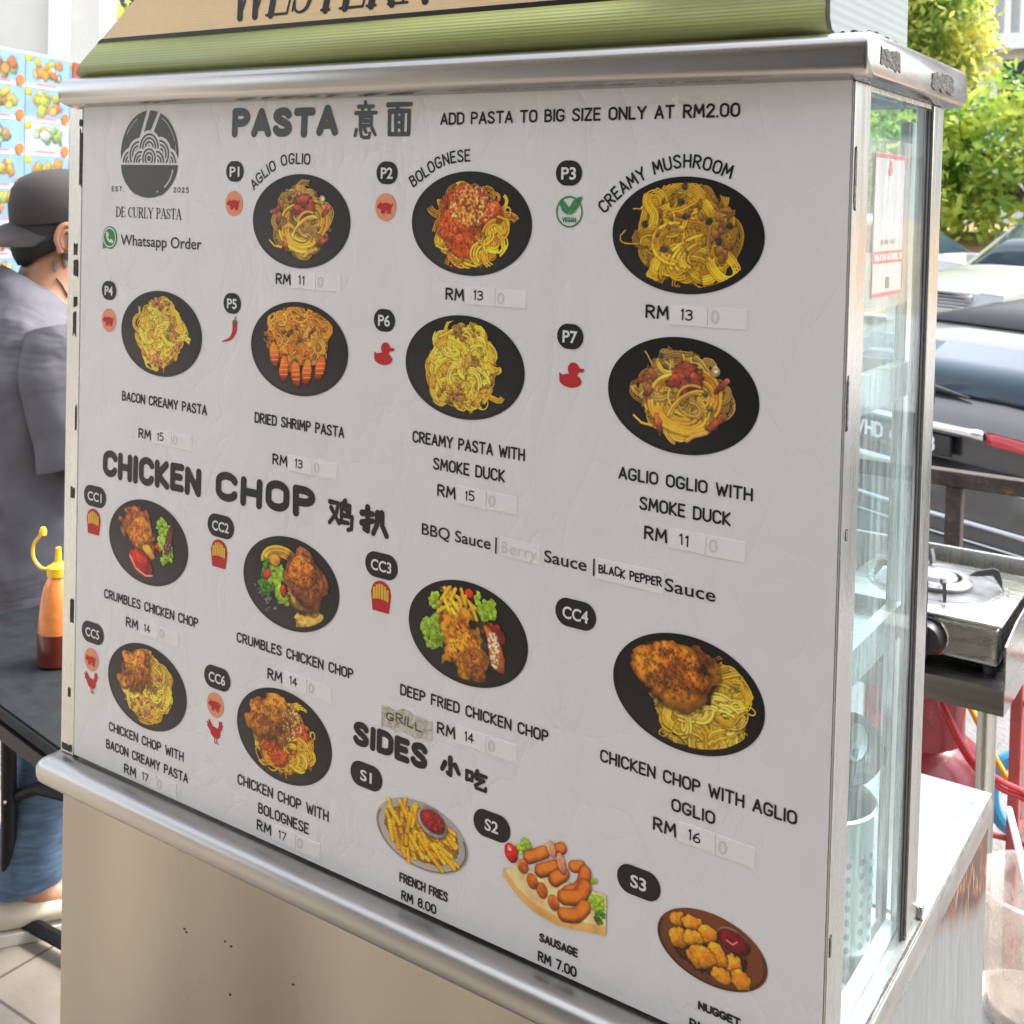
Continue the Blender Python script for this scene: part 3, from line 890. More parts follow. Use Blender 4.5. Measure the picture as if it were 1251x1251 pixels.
# prices: printed RM, two strips of tape over the printed cents, a handwritten figure
rnd = random.Random(5)
for txt, x, z in (("11", .3101, .5656), ("13", .5225, .5643), ("13", .7239, .5634), ("15", .1049, .3833), ("13", .3103, .3842), ("15", .5183, .3858), ("11", .7281, .3848),
                  ("14", .0887, .1700), ("14", .3091, .1662), ("14", .5242, .1695), ("16", .7433, .1515), ("17", .0894, .0045), ("17", .2981, .0078)):
    head("price_lettering", "RM", x, x + .0208, z, .0112, .00095)
    dz = rnd.uniform(-.0006, .0006)
    for k, (a, c) in enumerate(((x + .0218, x + .0540), (x + .0547, x + .0865))):
        tl = rnd.uniform(-.0007, .0007)
        b = MB()
        b.prism([(a, z - .0025 + dz), (c, z - .0025 + dz + tl), (c, z + .0132 + dz + tl), (a, z + .0132 + dz)], (.0017, .0012), lambda u, v, w_: (u, -w_, ZB + v))
        o = b.build("price_tape", M['tape'], None, smooth=False)
        if k == 0:
            q = letters(txt, a + .0095, a + .0095 + (.008 if txt == "11" else .0105), z + .0012 + dz, .0092, .00062, "handwritten_price", K, None, d=.00075, jit=.06)
        else:
            q = font("0", a + .002, a + .0095, z + .0005, .0105, "covered_figure", M['ghost'], None, .004, d=.00075)
        q.parent = o
head("price_lettering", "RM 8.00", .4872, .5283, .0030, .0092, .00085)
head("price_lettering", "RM 7.00", .6378, .6765, .0032, .0092, .00085)
head("price_lettering", "RM 8.00", .7800, .8210, .0035, .0092, .00085)
font("BBQ Sauce", .5017, .5783, .3480, .0108, "sauce_lettering", K, None, .010)
font("Sauce", .6340, .6757, .3481, .0108, "sauce_lettering", K, None, .010)
font("Sauce", .7478, .7915, .3468, .0108, "sauce_lettering", K, None, .010)
for x in (.5842, .6828): head("sauce_lettering", "|", x - .001, x + .001, .3465, .0125, .0008)
b = MB(); b.prism([(.5885, .3455), (.6296, .3445), (.6296, .3605), (.5885, .3612)], (.0017, .0012), lambda u, v, w_: (u, -w_, ZB + v)); o = b.build("sauce_tape", M['tape'], None, smooth=False)
for q_ in (font("B", .5905, .5965, .3480, .0105, "covered_lettering", M['ghost'], None, .006, d=.00075), font("erry", .5990, .6270, .3480, .0105, "covered_lettering", M['ghost'], None, .002, d=.00075)): q_.parent = o
b = MB(); b.prism([(.6848, .3440), (.7465, .3437), (.7468, .3612), (.6848, .3608)], (.0017, .0012), lambda u, v, w_: (u, -w_, ZB + v)); o = b.build("sauce_tape", M['tape'], None, smooth=False)
letters("BLACK PEPPER", .6872, .7455, .3490, .0080, .0007, "handwritten_sauce", K, None, d=.00075, jit=.09).parent = o
M['oldtape'] = mat("yellowed_tape", (.62, .58, .47), .3, bump=1.0, bscale=130, var=.10, vscale=90)
b = MB(); b.prism([(p[0], p[1]) for p in ragged(.4590, .5190, .1590, .1800, 14, .10, 4)], (.0017, .0012), lambda u, v, w_: (u, -w_, ZB + v)); o = b.build("old_tape", M['oldtape'], None, smooth=False)
letters("GRILL", .4650, .5070, .1665, .0085, .0007, "handwritten_note", mat("faded_marker", (.09, .08, .07), .5), None, d=.00075, jit=.14).parent = o

# code badges
def badge(txt, cx, cz, hx, hz):
    o = Ink(cx - hx - .002, cx + hx + .002, cz - hz - .002, cz + hz + .002, .0004).rbox(cx, cz, hx, hz, min(hx, hz) * .995).mesh("code_badge", K)
    wd = (.0072 if len(txt) == 2 else .0125)
    font(txt, cx - wd, cx + wd, cz - .0052, .0104, "code_lettering", M['white'], o, .022, d=.0008)
for txt, x, z in (("P1", .2490, .6778), ("P2", .4514, .6780), ("P3", .6487, .6795), ("P4", .0507, .5426), ("P5", .2486, .5419), ("P6", .4520, .5403), ("P7", .6541, .5425)):
    badge(txt, x, z, .0128, .0106)
for txt, x, z in (("CC1", .0312, .3063), ("CC2", .2376, .3085), ("CC3", .4548, .3096), ("CC4", .6663, .3100), ("CC5", .0309, .1494), ("CC6", .2364, .1485), ("S1", .4419, .1058), ("S2", .5869, .1045), ("S3", .7320, .1043)):
    badge(txt, x, z, .0198, .0120)

# icons
def icon(cx, cz, s=.015): return Ink(cx - s, cx + s, cz - s, cz + s, .00035)
def pig(cx, cz):
    o = icon(cx, cz).ell(cx, cz, .0126, .0130).mesh("pork_icon", M['orange'])
    k = icon(cx, cz)
    k.ell(cx + .0005, cz, .0066, .0038).ell(cx - .0062, cz + .0005, .0030, .0028).rbox(cx - .0088, cz, .0012, .0014, .0004)
    for x in (-.0042, -.0020, .0030, .0052): k.rbox(cx + x, cz - .0042, .0009, .0022, .0003)
    k.poly([(cx - .0072, cz + .0026), (cx - .0064, cz + .0050), (cx - .0046, cz + .0028)])
    k.stroke(catmull([(cx + .0066, cz + .001), (cx + .0082, cz + .002), (cx + .0078, cz + .0034)], 3), .0005)
    k.mesh("pig_figure", M['red'], o, d=.0008)
for x, z in ((.2486, .6447), (.4507, .6462), (.0513, .5091), (.0293, .1182), (.2343, .1194)): pig(x, z)
def duck(cx, cz):
    k = icon(cx, cz)
    k.ell(cx - .001, cz - .0050, .0108, .0058).ell(cx + .0018, cz + .0048, .0056, .0058)
    k.poly([(cx + .006, cz + .0062), (cx + .0125, cz + .0060), (cx + .0115, cz + .0030), (cx + .006, cz + .0028)])
    k.poly([(cx - .0122, cz + .0012), (cx - .0118, cz - .0060), (cx - .004, cz - .0030)])
    k.mesh("duck_icon", M['red'])
duck(.4525, .5092); duck(.6564, .5104)
def rooster(cx, cz):
    k = icon(cx, cz)
    k.ell(cx - .0005, cz - .0010, .0078, .0056, -.25)
    k.poly([(cx + .002, cz + .002), (cx + .0060, cz + .0092), (cx + .0088, cz + .0080), (cx + .0070, cz - .001)])
    k.ell(cx + .0072, cz + .0085, .0026, .0024).poly([(cx + .009, cz + .0098), (cx + .0122, cz + .0080), (cx + .009, cz + .0070)])
    for x in (.0055, .0072, .0088): k.ell(cx + x, cz + .0113, .0009, .0014)
    k.ell(cx + .0088, cz + .0052, .0010, .0018)
    for e in ((-.0125, .0075), (-.0118, .0040), (-.0100, .0100)): k.stroke([(cx - .004, cz), (cx + e[0], cz + e[1])], [.0032, .0010])
    for x in (-.0012, .0022): k.stroke([(cx + x, cz - .006), (cx + x, cz - .0112), (cx + x + .0022, cz - .0120)], .00055)
    k.mesh("chicken_icon", M['red'])
rooster(.0304, .0917); rooster(.2353, .0912)
cx, cz = .2451, .5142
k = icon(cx, cz).stroke(catmull([(cx + .0080, cz + .0075), (cx + .0072, cz - .0010), (cx + .0015, cz - .0090), (cx - .0110, cz - .0130)], 6), [.0036 - .0033 * (i / 18) ** 1.4 for i in range(19)])
ch = k.mesh("chilli_icon", M['red'])
icon(cx, cz).stroke([(cx + .0080, cz + .0100), (cx + .0088, cz + .0140)], .0007).ell(cx + .0080, cz + .0096, .0034, .0012).mesh("chilli_stalk", M['green'], ch, d=.0008)
for cx, cz in ((.0295, .2770), (.2358, .2793), (.4551, .2804)):
    o = icon(cx, cz, .017).poly([(cx - .0124, cz + .004), (cx + .0124, cz + .004), (cx + .0100, cz - .0144), (cx - .0100, cz - .0144)]).ell(cx, cz + .004, .0118, .0108).mesh("fries_icon", M['red'])
    k = icon(cx, cz, .017)
    for x, t in ((-.0082, .0080), (-.0050, .0108), (-.0017, .0120), (.0017, .0118), (.0050, .0105), (.0082, .0078)): k.rbox(cx + x, cz + (t - .0035) / 2, .00135, (t + .0035) / 2, .0003)
    k.ell(cx, cz - .0080, .0130, .0058, minus=True)
    k.mesh("fries_figure", M['yellow'], o, d=.0008)
cx, cz = .6501, .6476
k = icon(cx, cz).ell(cx, cz - .0006, .0130, .0132).ell(cx, cz - .0006, .0116, .0118, minus=True)
vg = k.mesh("vegan_icon", M['green'])
k = icon(cx, cz, .0165)
k.poly(catmull([(cx - .0002, cz - .0030), (cx - .0070, cz + .0005), (cx - .0095, cz + .0090), (cx - .0040, cz + .0068), (cx + .0006, cz + .0010)], 5, True))
k.poly(catmull([(cx + .0004, cz - .0030), (cx + .0060, cz + .0005), (cx + .0122, cz + .0120), (cx + .0040, cz + .0088), (cx - .0004, cz + .0010)], 5, True))
k.stroke([(cx - .0068, cz + .0060), (cx, cz - .002)], .0004, minus=True).stroke([(cx + .0085, cz + .0085), (cx, cz - .002)], .0004, minus=True)
k.mesh("leaf_figure", M['green'], vg, d=.0008)
letters("VEGAN", cx - .0068, cx + .0068, cz - .0094, .0042, .00042, "icon_lettering", M['green'], vg, cell=.0002)
cx, cz = .0505, .6020
wa = icon(cx, cz).ell(cx, cz + .0002, .0126, .0126).poly([(cx - .0115, cz - .003), (cx - .0122, cz - .0128), (cx - .003, cz - .0112)]).mesh("message_icon", M['wagreen'])
icon(cx, cz).ell(cx, cz + .0002, .0112, .0112).ell(cx, cz + .0002, .0098, .0098, minus=True).mesh("icon_ring", M['white'], wa, d=.0007)
k = icon(cx, cz).stroke(catmull([(cx - .0046, cz + .0046), (cx - .0040, cz - .0002), (cx + .0002, cz - .0040), (cx + .0050, cz - .0046)], 6), .0013)
k.stroke([(cx - .0044, cz + .0050), (cx - .0030, cz + .0026)], .0018).stroke([(cx + .0026, cz - .0032), (cx + .0050, cz - .0042)], .0018)
k.mesh("handset_figure", M['white'], wa, d=.0007)
font("Whatsapp Order", .0694, .2008, .5945, .0125, "contact_lettering", K, None, .006, slope=.004)
# noodle bowl emblem
cx, cz, Q = .1149, .6958, .0488
k = Ink(cx - .054, cx + .054, cz - .054, cz + .054, .0003)
k.ell(cx, cz, Q * .97, Q * .97).poly([(cx - Q * 1.1, cz - Q * 1.1), (cx + Q * 1.1, cz - Q * 1.1), (cx + Q * 1.1, cz - Q * .17), (cx - Q * 1.1, cz - Q * .17)], minus=True)
mounds = [(-.62, -.20, .30), (.62, -.20, .30), (-.36, -.02, .33), (.36, 0, .33), (0, .14, .34), (-.28, -.18, .27), (.26, -.18, .27), (0, -.10, .25)]
for a, b_, r in mounds: k.ell(cx + a * Q, cz + b_ * Q, (r + .05) * Q, (r + .05) * Q, minus=True)
for a in ((-.02, 1.02, -.40, .10), (.34, .96, -.12, .12)): k.stroke([(cx + a[0] * Q, cz + a[1] * Q), (cx + a[2] * Q, cz + a[3] * Q)], .0026, minus=True)
for a0, a1 in ((18, 62), (118, 150), (2, 12)): k.stroke([(cx + .89 * Q * math.cos(R(t_)), cz + .89 * Q * math.sin(R(t_))) for t_ in np.linspace(a0, a1, 12)], .0007, minus=True)
# noodles: rings of each mound, nearer mounds in front
ring = np.full(k.X.shape, 1.0); done = np.zeros(k.X.shape, bool)
for a, b_, r in reversed(mounds):
    dd = np.hypot(k.X - cx - a * Q, k.Z - cz - b_ * Q) / Q
    ph = np.abs(((r - dd) / .085) % 1 - .5) - .24
    own = (dd < r) & ~done & (k.Z > cz - .2 * Q)
    ring = np.where(own, ph * .085 * Q, ring); done |= dd < r + .03
k.v = np.minimum(k.v, ring)
low = Ink(cx - .054, cx + .054, cz - .054, cz + .054, .0003)
low.ell(cx, cz - .22 * Q, Q * .96, Q * .76).rbox(cx, cz + .4 * Q, Q * 1.2, .645 * Q, 0, minus=True)
low.stroke([(cx + .80 * Q * math.cos(R(t_)), cz - .27 * Q + .62 * Q * math.sin(R(t_))) for t_ in np.linspace(-8, -48, 10)], .0011, minus=True).ell(cx + .30 * Q, cz - .84 * Q, .0013, .0013, minus=True)
for sg in (-1, 1):
    low.stroke([(cx + sg * Q * 1.02 * math.cos(R(t_)), cz + .02 * Q + Q * 1.0 * math.sin(R(t_))) for t_ in np.linspace(-36, -66, 8)], [.0006, .0008, .001, .0012, .0013, .0014, .0014, .0014])
k.v = np.minimum(k.v, low.v)
lg = k.mesh("bowl_emblem", G_)
letters("EST.", .0527, .0740, .6540, .0058, .0005, "emblem_lettering", G_, None, cell=.0002, gap=.42).parent = lg
letters("2025", .1555, .1797, .6545, .0058, .0005, "emblem_lettering", G_, None, cell=.0002, gap=.42).parent = lg
serif("DE CURLY PASTA", .0610, .1683, .6260, .0108, .00075, .0003, "emblem_lettering", K, lg, cell=.00025)

# ------------------------------------------------------------------ printed food pictures
def noise2(h, w_, sc, rg, octv=4):
    o = np.zeros((h, w_)); amp, tot = 1, 0
    for k_ in range(octv):
        gh, gw = int(h / sc * 2 ** k_) + 3, int(w_ / sc * 2 ** k_) + 3
        g = rg.random((gh, gw))
        y = np.linspace(0, gh - 2.001, h); x = np.linspace(0, gw - 2.001, w_)
        yi, xi = y.astype(int), x.astype(int)
        fy, fx = (y - yi)[:, None], (x - xi)[None]
        fy = fy * fy * (3 - 2 * fy); fx = fx * fx * (3 - 2 * fx)
        o += amp * (g[yi][:, xi] * (1 - fy) * (1 - fx) + g[yi][:, xi + 1] * (1 - fy) * fx + g[yi + 1][:, xi] * fy * (1 - fx) + g[yi + 1][:, xi + 1] * fy * fx)
        tot += amp; amp *= .55
    return o / tot

class Pic:
    """small painting of a dish, in print colours; v axis points up"""
    def __init__(s, w_=256, h=180, seed=1):
        s.w, s.h = w_, h
        s.rgb = np.zeros((h, w_, 3)); s.a = np.zeros((h, w_))
        s.rg = np.random.default_rng(seed)
        s.Y, s.X = np.mgrid[0:h, 0:w_].astype(float)
        s.n1 = noise2(h, w_, 8, s.rg); s.n2 = noise2(h, w_, 26, s.rg, 3); s.n3 = noise2(h, w_, 3, s.rg, 2)
    def put(s, sl, col, al):
        al = al[..., None]
        s.rgb[sl] = s.rgb[sl] * (1 - al) + col * al
        s.a[sl] = np.maximum(s.a[sl], al[..., 0])
    def box(s, x0, x1, y0, y1):
        return (slice(max(int(y0), 0), min(int(y1) + 1, s.h)), slice(max(int(x0), 0), min(int(x1) + 1, s.w)))
    def strand(s, P, r, col, shade=.34, dark=.24):
        P = np.array(P); mg = r + 3
        sl = s.box(P[:, 0].min() - mg, P[:, 0].max() + mg, P[:, 1].min() - mg, P[:, 1].max() + mg)
        X, Y = s.X[sl], s.Y[sl]
        if X.size == 0: return
        d = np.full(X.shape, 99.)
        sd_ = np.zeros(X.shape)
        for a, b_ in zip(P, P[1:]):
            e = b_ - a; L = e @ e + 1e-9
            t_ = np.clip(((X - a[0]) * e[0] + (Y - a[1]) * e[1]) / L, 0, 1)
            px, py = X - a[0] - t_ * e[0], Y - a[1] - t_ * e[1]
            dd = np.hypot(px, py)
            m_ = dd < d
            d = np.where(m_, dd, d); sd_ = np.where(m_, py, sd_)
        s.rgb[sl] *= (1 - dark * np.clip(r + 2.2 - d, 0, 1.6) / 1.6)[..., None]
        prof = 1.12 - shade * (d / r) ** 2 + .30 * sd_ / r + .25 * (s.n1[sl] - .5)
        c = np.clip(np.array(col) * prof[..., None], 0, 1)
        s.put(sl, c, np.clip(r + .5 - d, 0, 1))
    def blob(s, cx, cy, rx, ry, ang=0, col=(.5, .3, .1), col2=None, rough=.25, tex='n1', speck=None, shade=.6, soft=.06, lit=.35, dark=.6, fine=.6, outl='n1'):
        R_ = max(rx, ry) * 1.4 + 4
        sl = s.box(cx - R_, cx + R_, cy - R_, cy + R_)
        X, Y = s.X[sl] - cx, s.Y[sl] - cy
        c_, s_ = math.cos(ang), math.sin(ang)
        u, v = (X * c_ + Y * s_) / rx, (-X * s_ + Y * c_) / ry
        q = np.hypot(u, v) + rough * (getattr(s, outl)[sl] - .5) * 1.6 + rough * fine * (s.n3[sl] - .5)
        s.rgb[sl] *= (1 - dark * np.clip((1.16 - q) / .14, 0, 1))[..., None]
        tx = np.clip(((getattr(s, tex)[sl] - .5) * 2.6 + .5), 0, 1)[..., None]
        c = np.array(col) * (1 - tx) + np.array(col2 if col2 is not None else col) * tx
        pr = 1 + lit * Y / ry * .5 - lit * X / rx * .25 - shade * np.clip(q - .55, 0, 1) ** 2 * 2.2 + .3 * (s.n3[sl] - .5)
        c = c * pr[..., None]
        if speck is not None:
            sp_ = (s.rg.random(X.shape) < speck[1])[..., None]
            c = np.where(sp_, np.array(speck[0]), c)
        s.put(sl, np.clip(c, 0, 1), np.clip((1 - q) / soft, 0, 1))
    def bundle(s, cx, cy, Rr, n, ang, sweep, r, col, spread=2.2, var=.16, sq=.7, rot=0):
        """n roughly parallel strands bending round (cx, cy)"""
        for i in range(n):
            rad = Rr + (i - n / 2) * r * spread * s.rg.uniform(.8, 1.2)
            a0 = ang + s.rg.uniform(-.25, .25); sw = sweep * s.rg.uniform(.8, 1.15)
            wob = s.rg.uniform(-.06, .06); ph = s.rg.uniform(0, 6)
            P = []
            for t_ in np.linspace(0, 1, 16):
                a = a0 + sw * t_; rr = rad * (1 + wob * math.sin(5 * t_ + ph))
                x, y = rr * math.cos(a), rr * sq * math.sin(a)
                P.append((cx + x * math.cos(rot) - y * math.sin(rot), cy + x * math.sin(rot) + y * math.cos(rot)))
            s.strand(P, r * s.rg.uniform(.85, 1.15), np.array(col) * s.rg.uniform(1 - var, 1 + var))
    def nest(s, cx, cy, rx, ry, r, cols, n=26, base=None):
        """a heap of long noodles wandering inside an ellipse, laid down in small parallel groups"""
        if base is None: base = np.array(cols[0]) * .66
        rx, ry, r = rx * 1.08, ry * 1.06, r * .72
        s.blob(cx, cy, rx, ry, 0, base, np.array(base) * .62, .20, lit=.1, dark=0, shade=.2)
        for i in range(int(n * 3.6)):
            a = s.rg.uniform(0, 6.283); q = math.sqrt(s.rg.uniform(0, .95)); f = i / (n * 3.6)
            p = np.array([cx + rx * q * math.cos(a), cy + ry * q * math.sin(a)])
            th = a + math.pi / 2 * s.rg.choice([-1, 1]) + s.rg.uniform(-.9, .9)
            k_ = s.rg.uniform(-.10, .10); st = 4.2
            path = [p]
            for q_ in range(s.rg.integers(9, 26)):
                e = np.array([(p[0] - cx) / rx, (p[1] - cy) / ry]); d_ = math.hypot(*e)
                if d_ > .80:       # turn back along the rim
                    want = math.atan2(-e[1] * .45 + math.sin(th), -e[0] * .45 + math.cos(th)); th += (math.atan2(math.sin(want - th), math.cos(want - th))) * .9
                k_ += s.rg.normal() * .035; k_ = min(max(k_, -.22), .22); th += k_ * 1.6
                p = p + st * np.array([math.cos(th), math.sin(th) * .92]); path.append(p)
            path = np.array(path)
            tg = np.gradient(path, axis=0); tg /= np.linalg.norm(tg, axis=1)[:, None] + 1e-9
            nm = np.stack([-tg[:, 1], tg[:, 0]], 1)
            c = np.array(cols[s.rg.integers(len(cols))]) * (.80 + .28 * f)
            for g in range(s.rg.integers(1, 5)):
                m0 = s.rg.integers(0, 3)
                s.strand(path[m0:] + nm[m0:] * g * r * 2.05, r * s.rg.uniform(.88, 1.1), c * s.rg.uniform(.88, 1.12))
    def bits(s, n, cx, cy, rx, ry, size, col, col2=None, ang=None, asp=.5, rough=.5):
        for i in range(n):
            a = s.rg.uniform(0, 6.283); q = math.sqrt(s.rg.random())
            z_ = size * s.rg.uniform(.7, 1.3)
            s.blob(cx + rx * q * math.cos(a), cy + ry * q * math.sin(a), z_, z_ * asp, s.rg.uniform(0, 3.1) if ang is None else ang, col, col2, rough)
    def specks(s, n, cx, cy, rx, ry, col, r=(.6, 1.5)):
        for i in range(n):
            a = s.rg.uniform(0, 6.283); q = math.sqrt(s.rg.random())
            x, y = cx + rx * q * math.cos(a), cy + ry * q * math.sin(a)
            rr = s.rg.uniform(*r)
            sl = s.box(x - 3, x + 3, y - 3, y + 3)
            s.put(sl, np.array(col) * s.rg.uniform(.7, 1.15), np.clip(rr + .5 - np.hypot(s.X[sl] - x, s.Y[sl] - y), 0, 1) * (s.a[sl] > .3))
    def leaf(s, cx, cy, r, col, col2):
        for i in range(9):
            a = s.rg.uniform(0, 6.283)
            s.blob(cx + .5 * r * math.cos(a), cy + .5 * r * math.sin(a), r * s.rg.uniform(.35, .6), r * s.rg.uniform(.25, .45), s.rg.uniform(0, 3), col, col2, .7, tex='n3', lit=.25, dark=.12)
    def chop(s, cx, cy, rx, ry, ang, light=(.84, .56, .15), darkc=(.50, .26, .07)):
        s.blob(cx, cy, rx, ry, ang, light, darkc, .55, tex='n2', lit=.45, shade=.7, dark=.28, fine=.12, outl='n2')
        sl = s.box(cx - rx * 1.2, cx + rx * 1.2, cy - rx * 1.2, cy + rx * 1.2)
        m_ = (s.n1[sl] - .5) * 3 + (s.n3[sl] - .5) * 2.4
        ins = np.clip((1 - np.hypot(((s.X[sl] - cx) * math.cos(ang) + (s.Y[sl] - cy) * math.sin(ang)) / rx, (-(s.X[sl] - cx) * math.sin(ang) + (s.Y[sl] - cy) * math.cos(ang)) / ry)) * 6, 0, 1)
        s.rgb[sl] *= (1 - .48 * np.clip(m_, 0, 1) * ins)[..., None]
        s.rgb[sl] = np.clip(s.rgb[sl] * (1 + .35 * np.clip(-m_, 0, 1) * ins)[..., None], 0, 1)
    def fry(s, x0, y0, x1, y1, r, col=(.95, .66, .12)):
        s.strand([(x0, y0), (x1, y1)], r, np.array(col) * s.rg.uniform(.85, 1.08), .35)

def srgb(a): return np.where(a <= .04045, a / 12.92, ((a + .055) / 1.055) ** 2.4)
GAINP = 1.48
def picture_mesh(P, cx, cz, a, b_, name, parent, d=.0008):
    """cut the painted picture out of the print along its own outline"""
    A = P.a[..., None]; W_ = P.rgb * A
    def bl_(z): z = np.pad(z, ((1, 1), (1, 1), (0, 0)), mode='edge'); return (z[1:-1, 1:-1] * 4 + (z[:-2, 1:-1] + z[2:, 1:-1] + z[1:-1, :-2] + z[1:-1, 2:]) * 2 + z[:-2, :-2] + z[2:, 2:] + z[:-2, 2:] + z[2:, :-2]) / 16
    P.rgb = np.where(A > .01, bl_(W_) / np.maximum(bl_(A), .05), P.rgb) * (1 + .30 * (P.n2[..., None] - .5)) 
    xs = cx + (np.arange(P.w) / (P.w - 1) * 2 - 1) * a
    zs = cz + (np.arange(P.h) / (P.h - 1) * 2 - 1) * b_
    ok = P.a > .5
    q = ok[:-1, :-1] & ok[:-1, 1:] & ok[1:, 1:] & ok[1:, :-1]
    used = np.zeros(ok.shape, bool)
    for dy in (0, 1):
        for dx in (0, 1): used[dy:P.h - 1 + dy, dx:P.w - 1 + dx] |= q
    idx = np.full(ok.shape, -1); idx[used] = np.arange(used.sum())
    jj, ii = np.nonzero(used)
    V = np.stack([xs[ii], np.full(len(ii), -d - .0012), ZB + zs[jj]], 1)
    j, i = np.nonzero(q)
    F_ = np.stack([idx[j, i], idx[j, i + 1], idx[j + 1, i + 1], idx[j + 1, i]], 1)
    return np_mesh(name, V, F_, M['picture'], parent, np.clip(srgb(P.rgb[jj, ii]) * GAINP, 0, .92))

def plate_mesh(cx, cz, a, b_, haze, name="dish_picture", light=(.165, .15, .17), dark=(.02, .02, .028), rim=(.02, .02, .025)):
    """printed oval plate: polar grid, darker upper half, thin edge line below"""
    n, rings = 96, [0, .2, .4, .6, .75, .86, .93, .955, .975, 1.0]
    V, C_ = [], []
    for r in rings:
        for k_ in range(n):
            t_ = 2 * math.pi * k_ / n
            u, v = r * math.cos(t_), r * math.sin(t_)
            V.append(board(cx + a * u, cz + b_ * v, .0004))
            q = min(max(.42 - .50 * v - .22 * u, 0), 1) ** 1.3
            c = [dk + (lt - dk) * q for dk, lt in zip(dark, light)]
            if .94 < r < .97 and v < .35: c = [x * .35 for x in c]
            elif r >= .97 and v < .35: c = [x * .9 for x in c]
            C_.append([x + haze for x in c])  # added value paints a glare haze into the left-hand plates
    F_ = []
    for i in range(len(rings) - 1):
        for k_ in range(n):
            l = (k_ + 1) % n
            F_.append((i * n + k_, (i + 1) * n + k_, (i + 1) * n + l, i * n + l))
    return np_mesh(name, np.array(V), np.array(F_), M['picture'], None, srgb(np.array(C_)))

Yl, Yo, Yb, Yg = (.86, .62, .18), (.84, .57, .16), (.76, .56, .24), (.86, .65, .24)
BAC, BAC2 = (.70, .30, .20), (.46, .20, .15)
def aglio(seed):
    p = Pic(seed=seed)
    p.nest(128, 92, 66, 64, 2.5, [(.72, .58, .26), (.66, .50, .22), (.80, .62, .22)], 22)
    for x, y, s_ in ((78, 118, 11), (72, 92, 12), (74, 76, 9), (196, 62, 11), (186, 50, 9)): p.blob(x, y, s_, s_ * .55, p.rg.uniform(.8, 2), (.62, .34, .22), (.42, .28, .22), .5)
    p.bundle(128, 66, 38, 11, 3.3, 2.6, 2.6, Yl, 1.5, sq=.62, rot=-.2)
    p.bundle(120, 96, 34, 6, 3.0, -2.4, 2.6, Yl, 1.5, sq=.6, rot=.1)
    p.bundle(164, 92, 26, 5, 1.9, -2.6, 2.4, Yo, 1.6, sq=1.2)
    for x, y, s_, a in ((134, 128, 22, .2), (152, 112, 20, 1.2), (120, 112, 16, .4), (134, 102, 14, 1.5)): p.blob(x, y, s_, s_ * .62, a, BAC, BAC2, .45)
    for x, y in ((92, 148), (176, 76), (168, 96), (100, 132)): p.blob(x, y, 5, 4, 0, (.24, .2, .18), (.5, .42, .3), .5)
    for x, y, a in ((196, 112, .8), (92, 42, 1.9), (184, 52, .6), (60, 108, .4)): p.blob(x, y, 16, 5.5, a, (.72, .34, .22), BAC2, .4)
    p.blob(184, 132, 8, 9, 0, (.80, .70, .48), (.7, .55, .35), .3); p.blob(185, 132, 4, 4, 0, (.9, .84, .78), None, .2)
    p.strand([(48, 50), (62, 40), (80, 38)], 2.6, Yl); p.strand([(140, 22), (150, 30), (172, 38)], 4, Yb)
    p.bundle(150, 84, 30, 1, 1.4, 3.6, 2.4, Yg, sq=.9); p.bundle(140, 70, 40, 2, .3, 2.6, 2.4, Yg, sq=.5, rot=.7)
    return p
def bolognese(seed):
    p = Pic(seed=seed)
    p.nest(128, 84, 74, 66, 2.5, [(.90, .64, .12), (.94, .70, .16), (.82, .54, .10)], 34)
    for x, y, rx, ry, a in ((122, 112, 60, 46, 0), (100, 84, 42, 40, .5), (118, 52, 28, 24, .2), (168, 108, 30, 24, .4)):
        p.blob(x, y, rx, ry, a, (.86, .36, .09), (.58, .19, .07), .30, tex='n1', lit=.25, dark=.4)
    p.specks(420, 116, 96, 58, 62, (.74, .28, .08), (1, 2.4)); p.specks(160, 124, 100, 60, 56, (.34, .16, .10), (.8, 2)); p.specks(150, 100, 70, 40, 50, (.96, .52, .16), (.7, 1.6))
    p.specks(330, 132, 122, 48, 36, (.94, .86, .62), (.6, 1.5)); p.specks(90, 128, 118, 44, 40, (.20, .22, .12), (.5, 1.2)); p.specks(60, 120, 120, 40, 30, (.95, .74, .24), (1.4, 3))
    for k_ in range(9): p.bundle(178 + p.rg.uniform(-24, 18), 58 + p.rg.uniform(-24, 28), p.rg.uniform(14, 30), 3, p.rg.uniform(0, 6), 1.8, 2.1, (.92, .68, .14), sq=.8)
    p.bundle(206, 112, 8, 1, -1, 4.6, 2, Yg, sq=1.3)
    return p
def mushroom(seed):
    p = Pic(seed=seed)
    p.nest(128, 90, 80, 72, 2.5, [(.74, .56, .10), (.66, .48, .10), (.80, .62, .12)], 52)
    p.bundle(160, 60, 46, 9, 1.6, 1.7, 2.6, (.82, .61, .15), 1.5, sq=.55, rot=.3); p.bundle(112, 76, 34, 5, 1.4, 3.2, 2.5, (.80, .60, .15), 1.4, sq=.8)
    p.bits(26, 132, 108, 66, 52, 6, (.55, .40, .16), (.42, .28, .12)); p.bits(12, 190, 100, 14, 44, 8, (.62, .42, .18), (.48, .3, .14))
    for x, y in ((58, 104), (166, 112), (200, 106), (128, 118), (92, 66), (182, 82), (118, 140), (124, 164)): p.blob(x, y, 5.5, 5, .3, (.12, .11, .13), (.26, .24, .22), .4)
    p.specks(140, 128, 92, 70, 60, (.36, .28, .12))
    return p
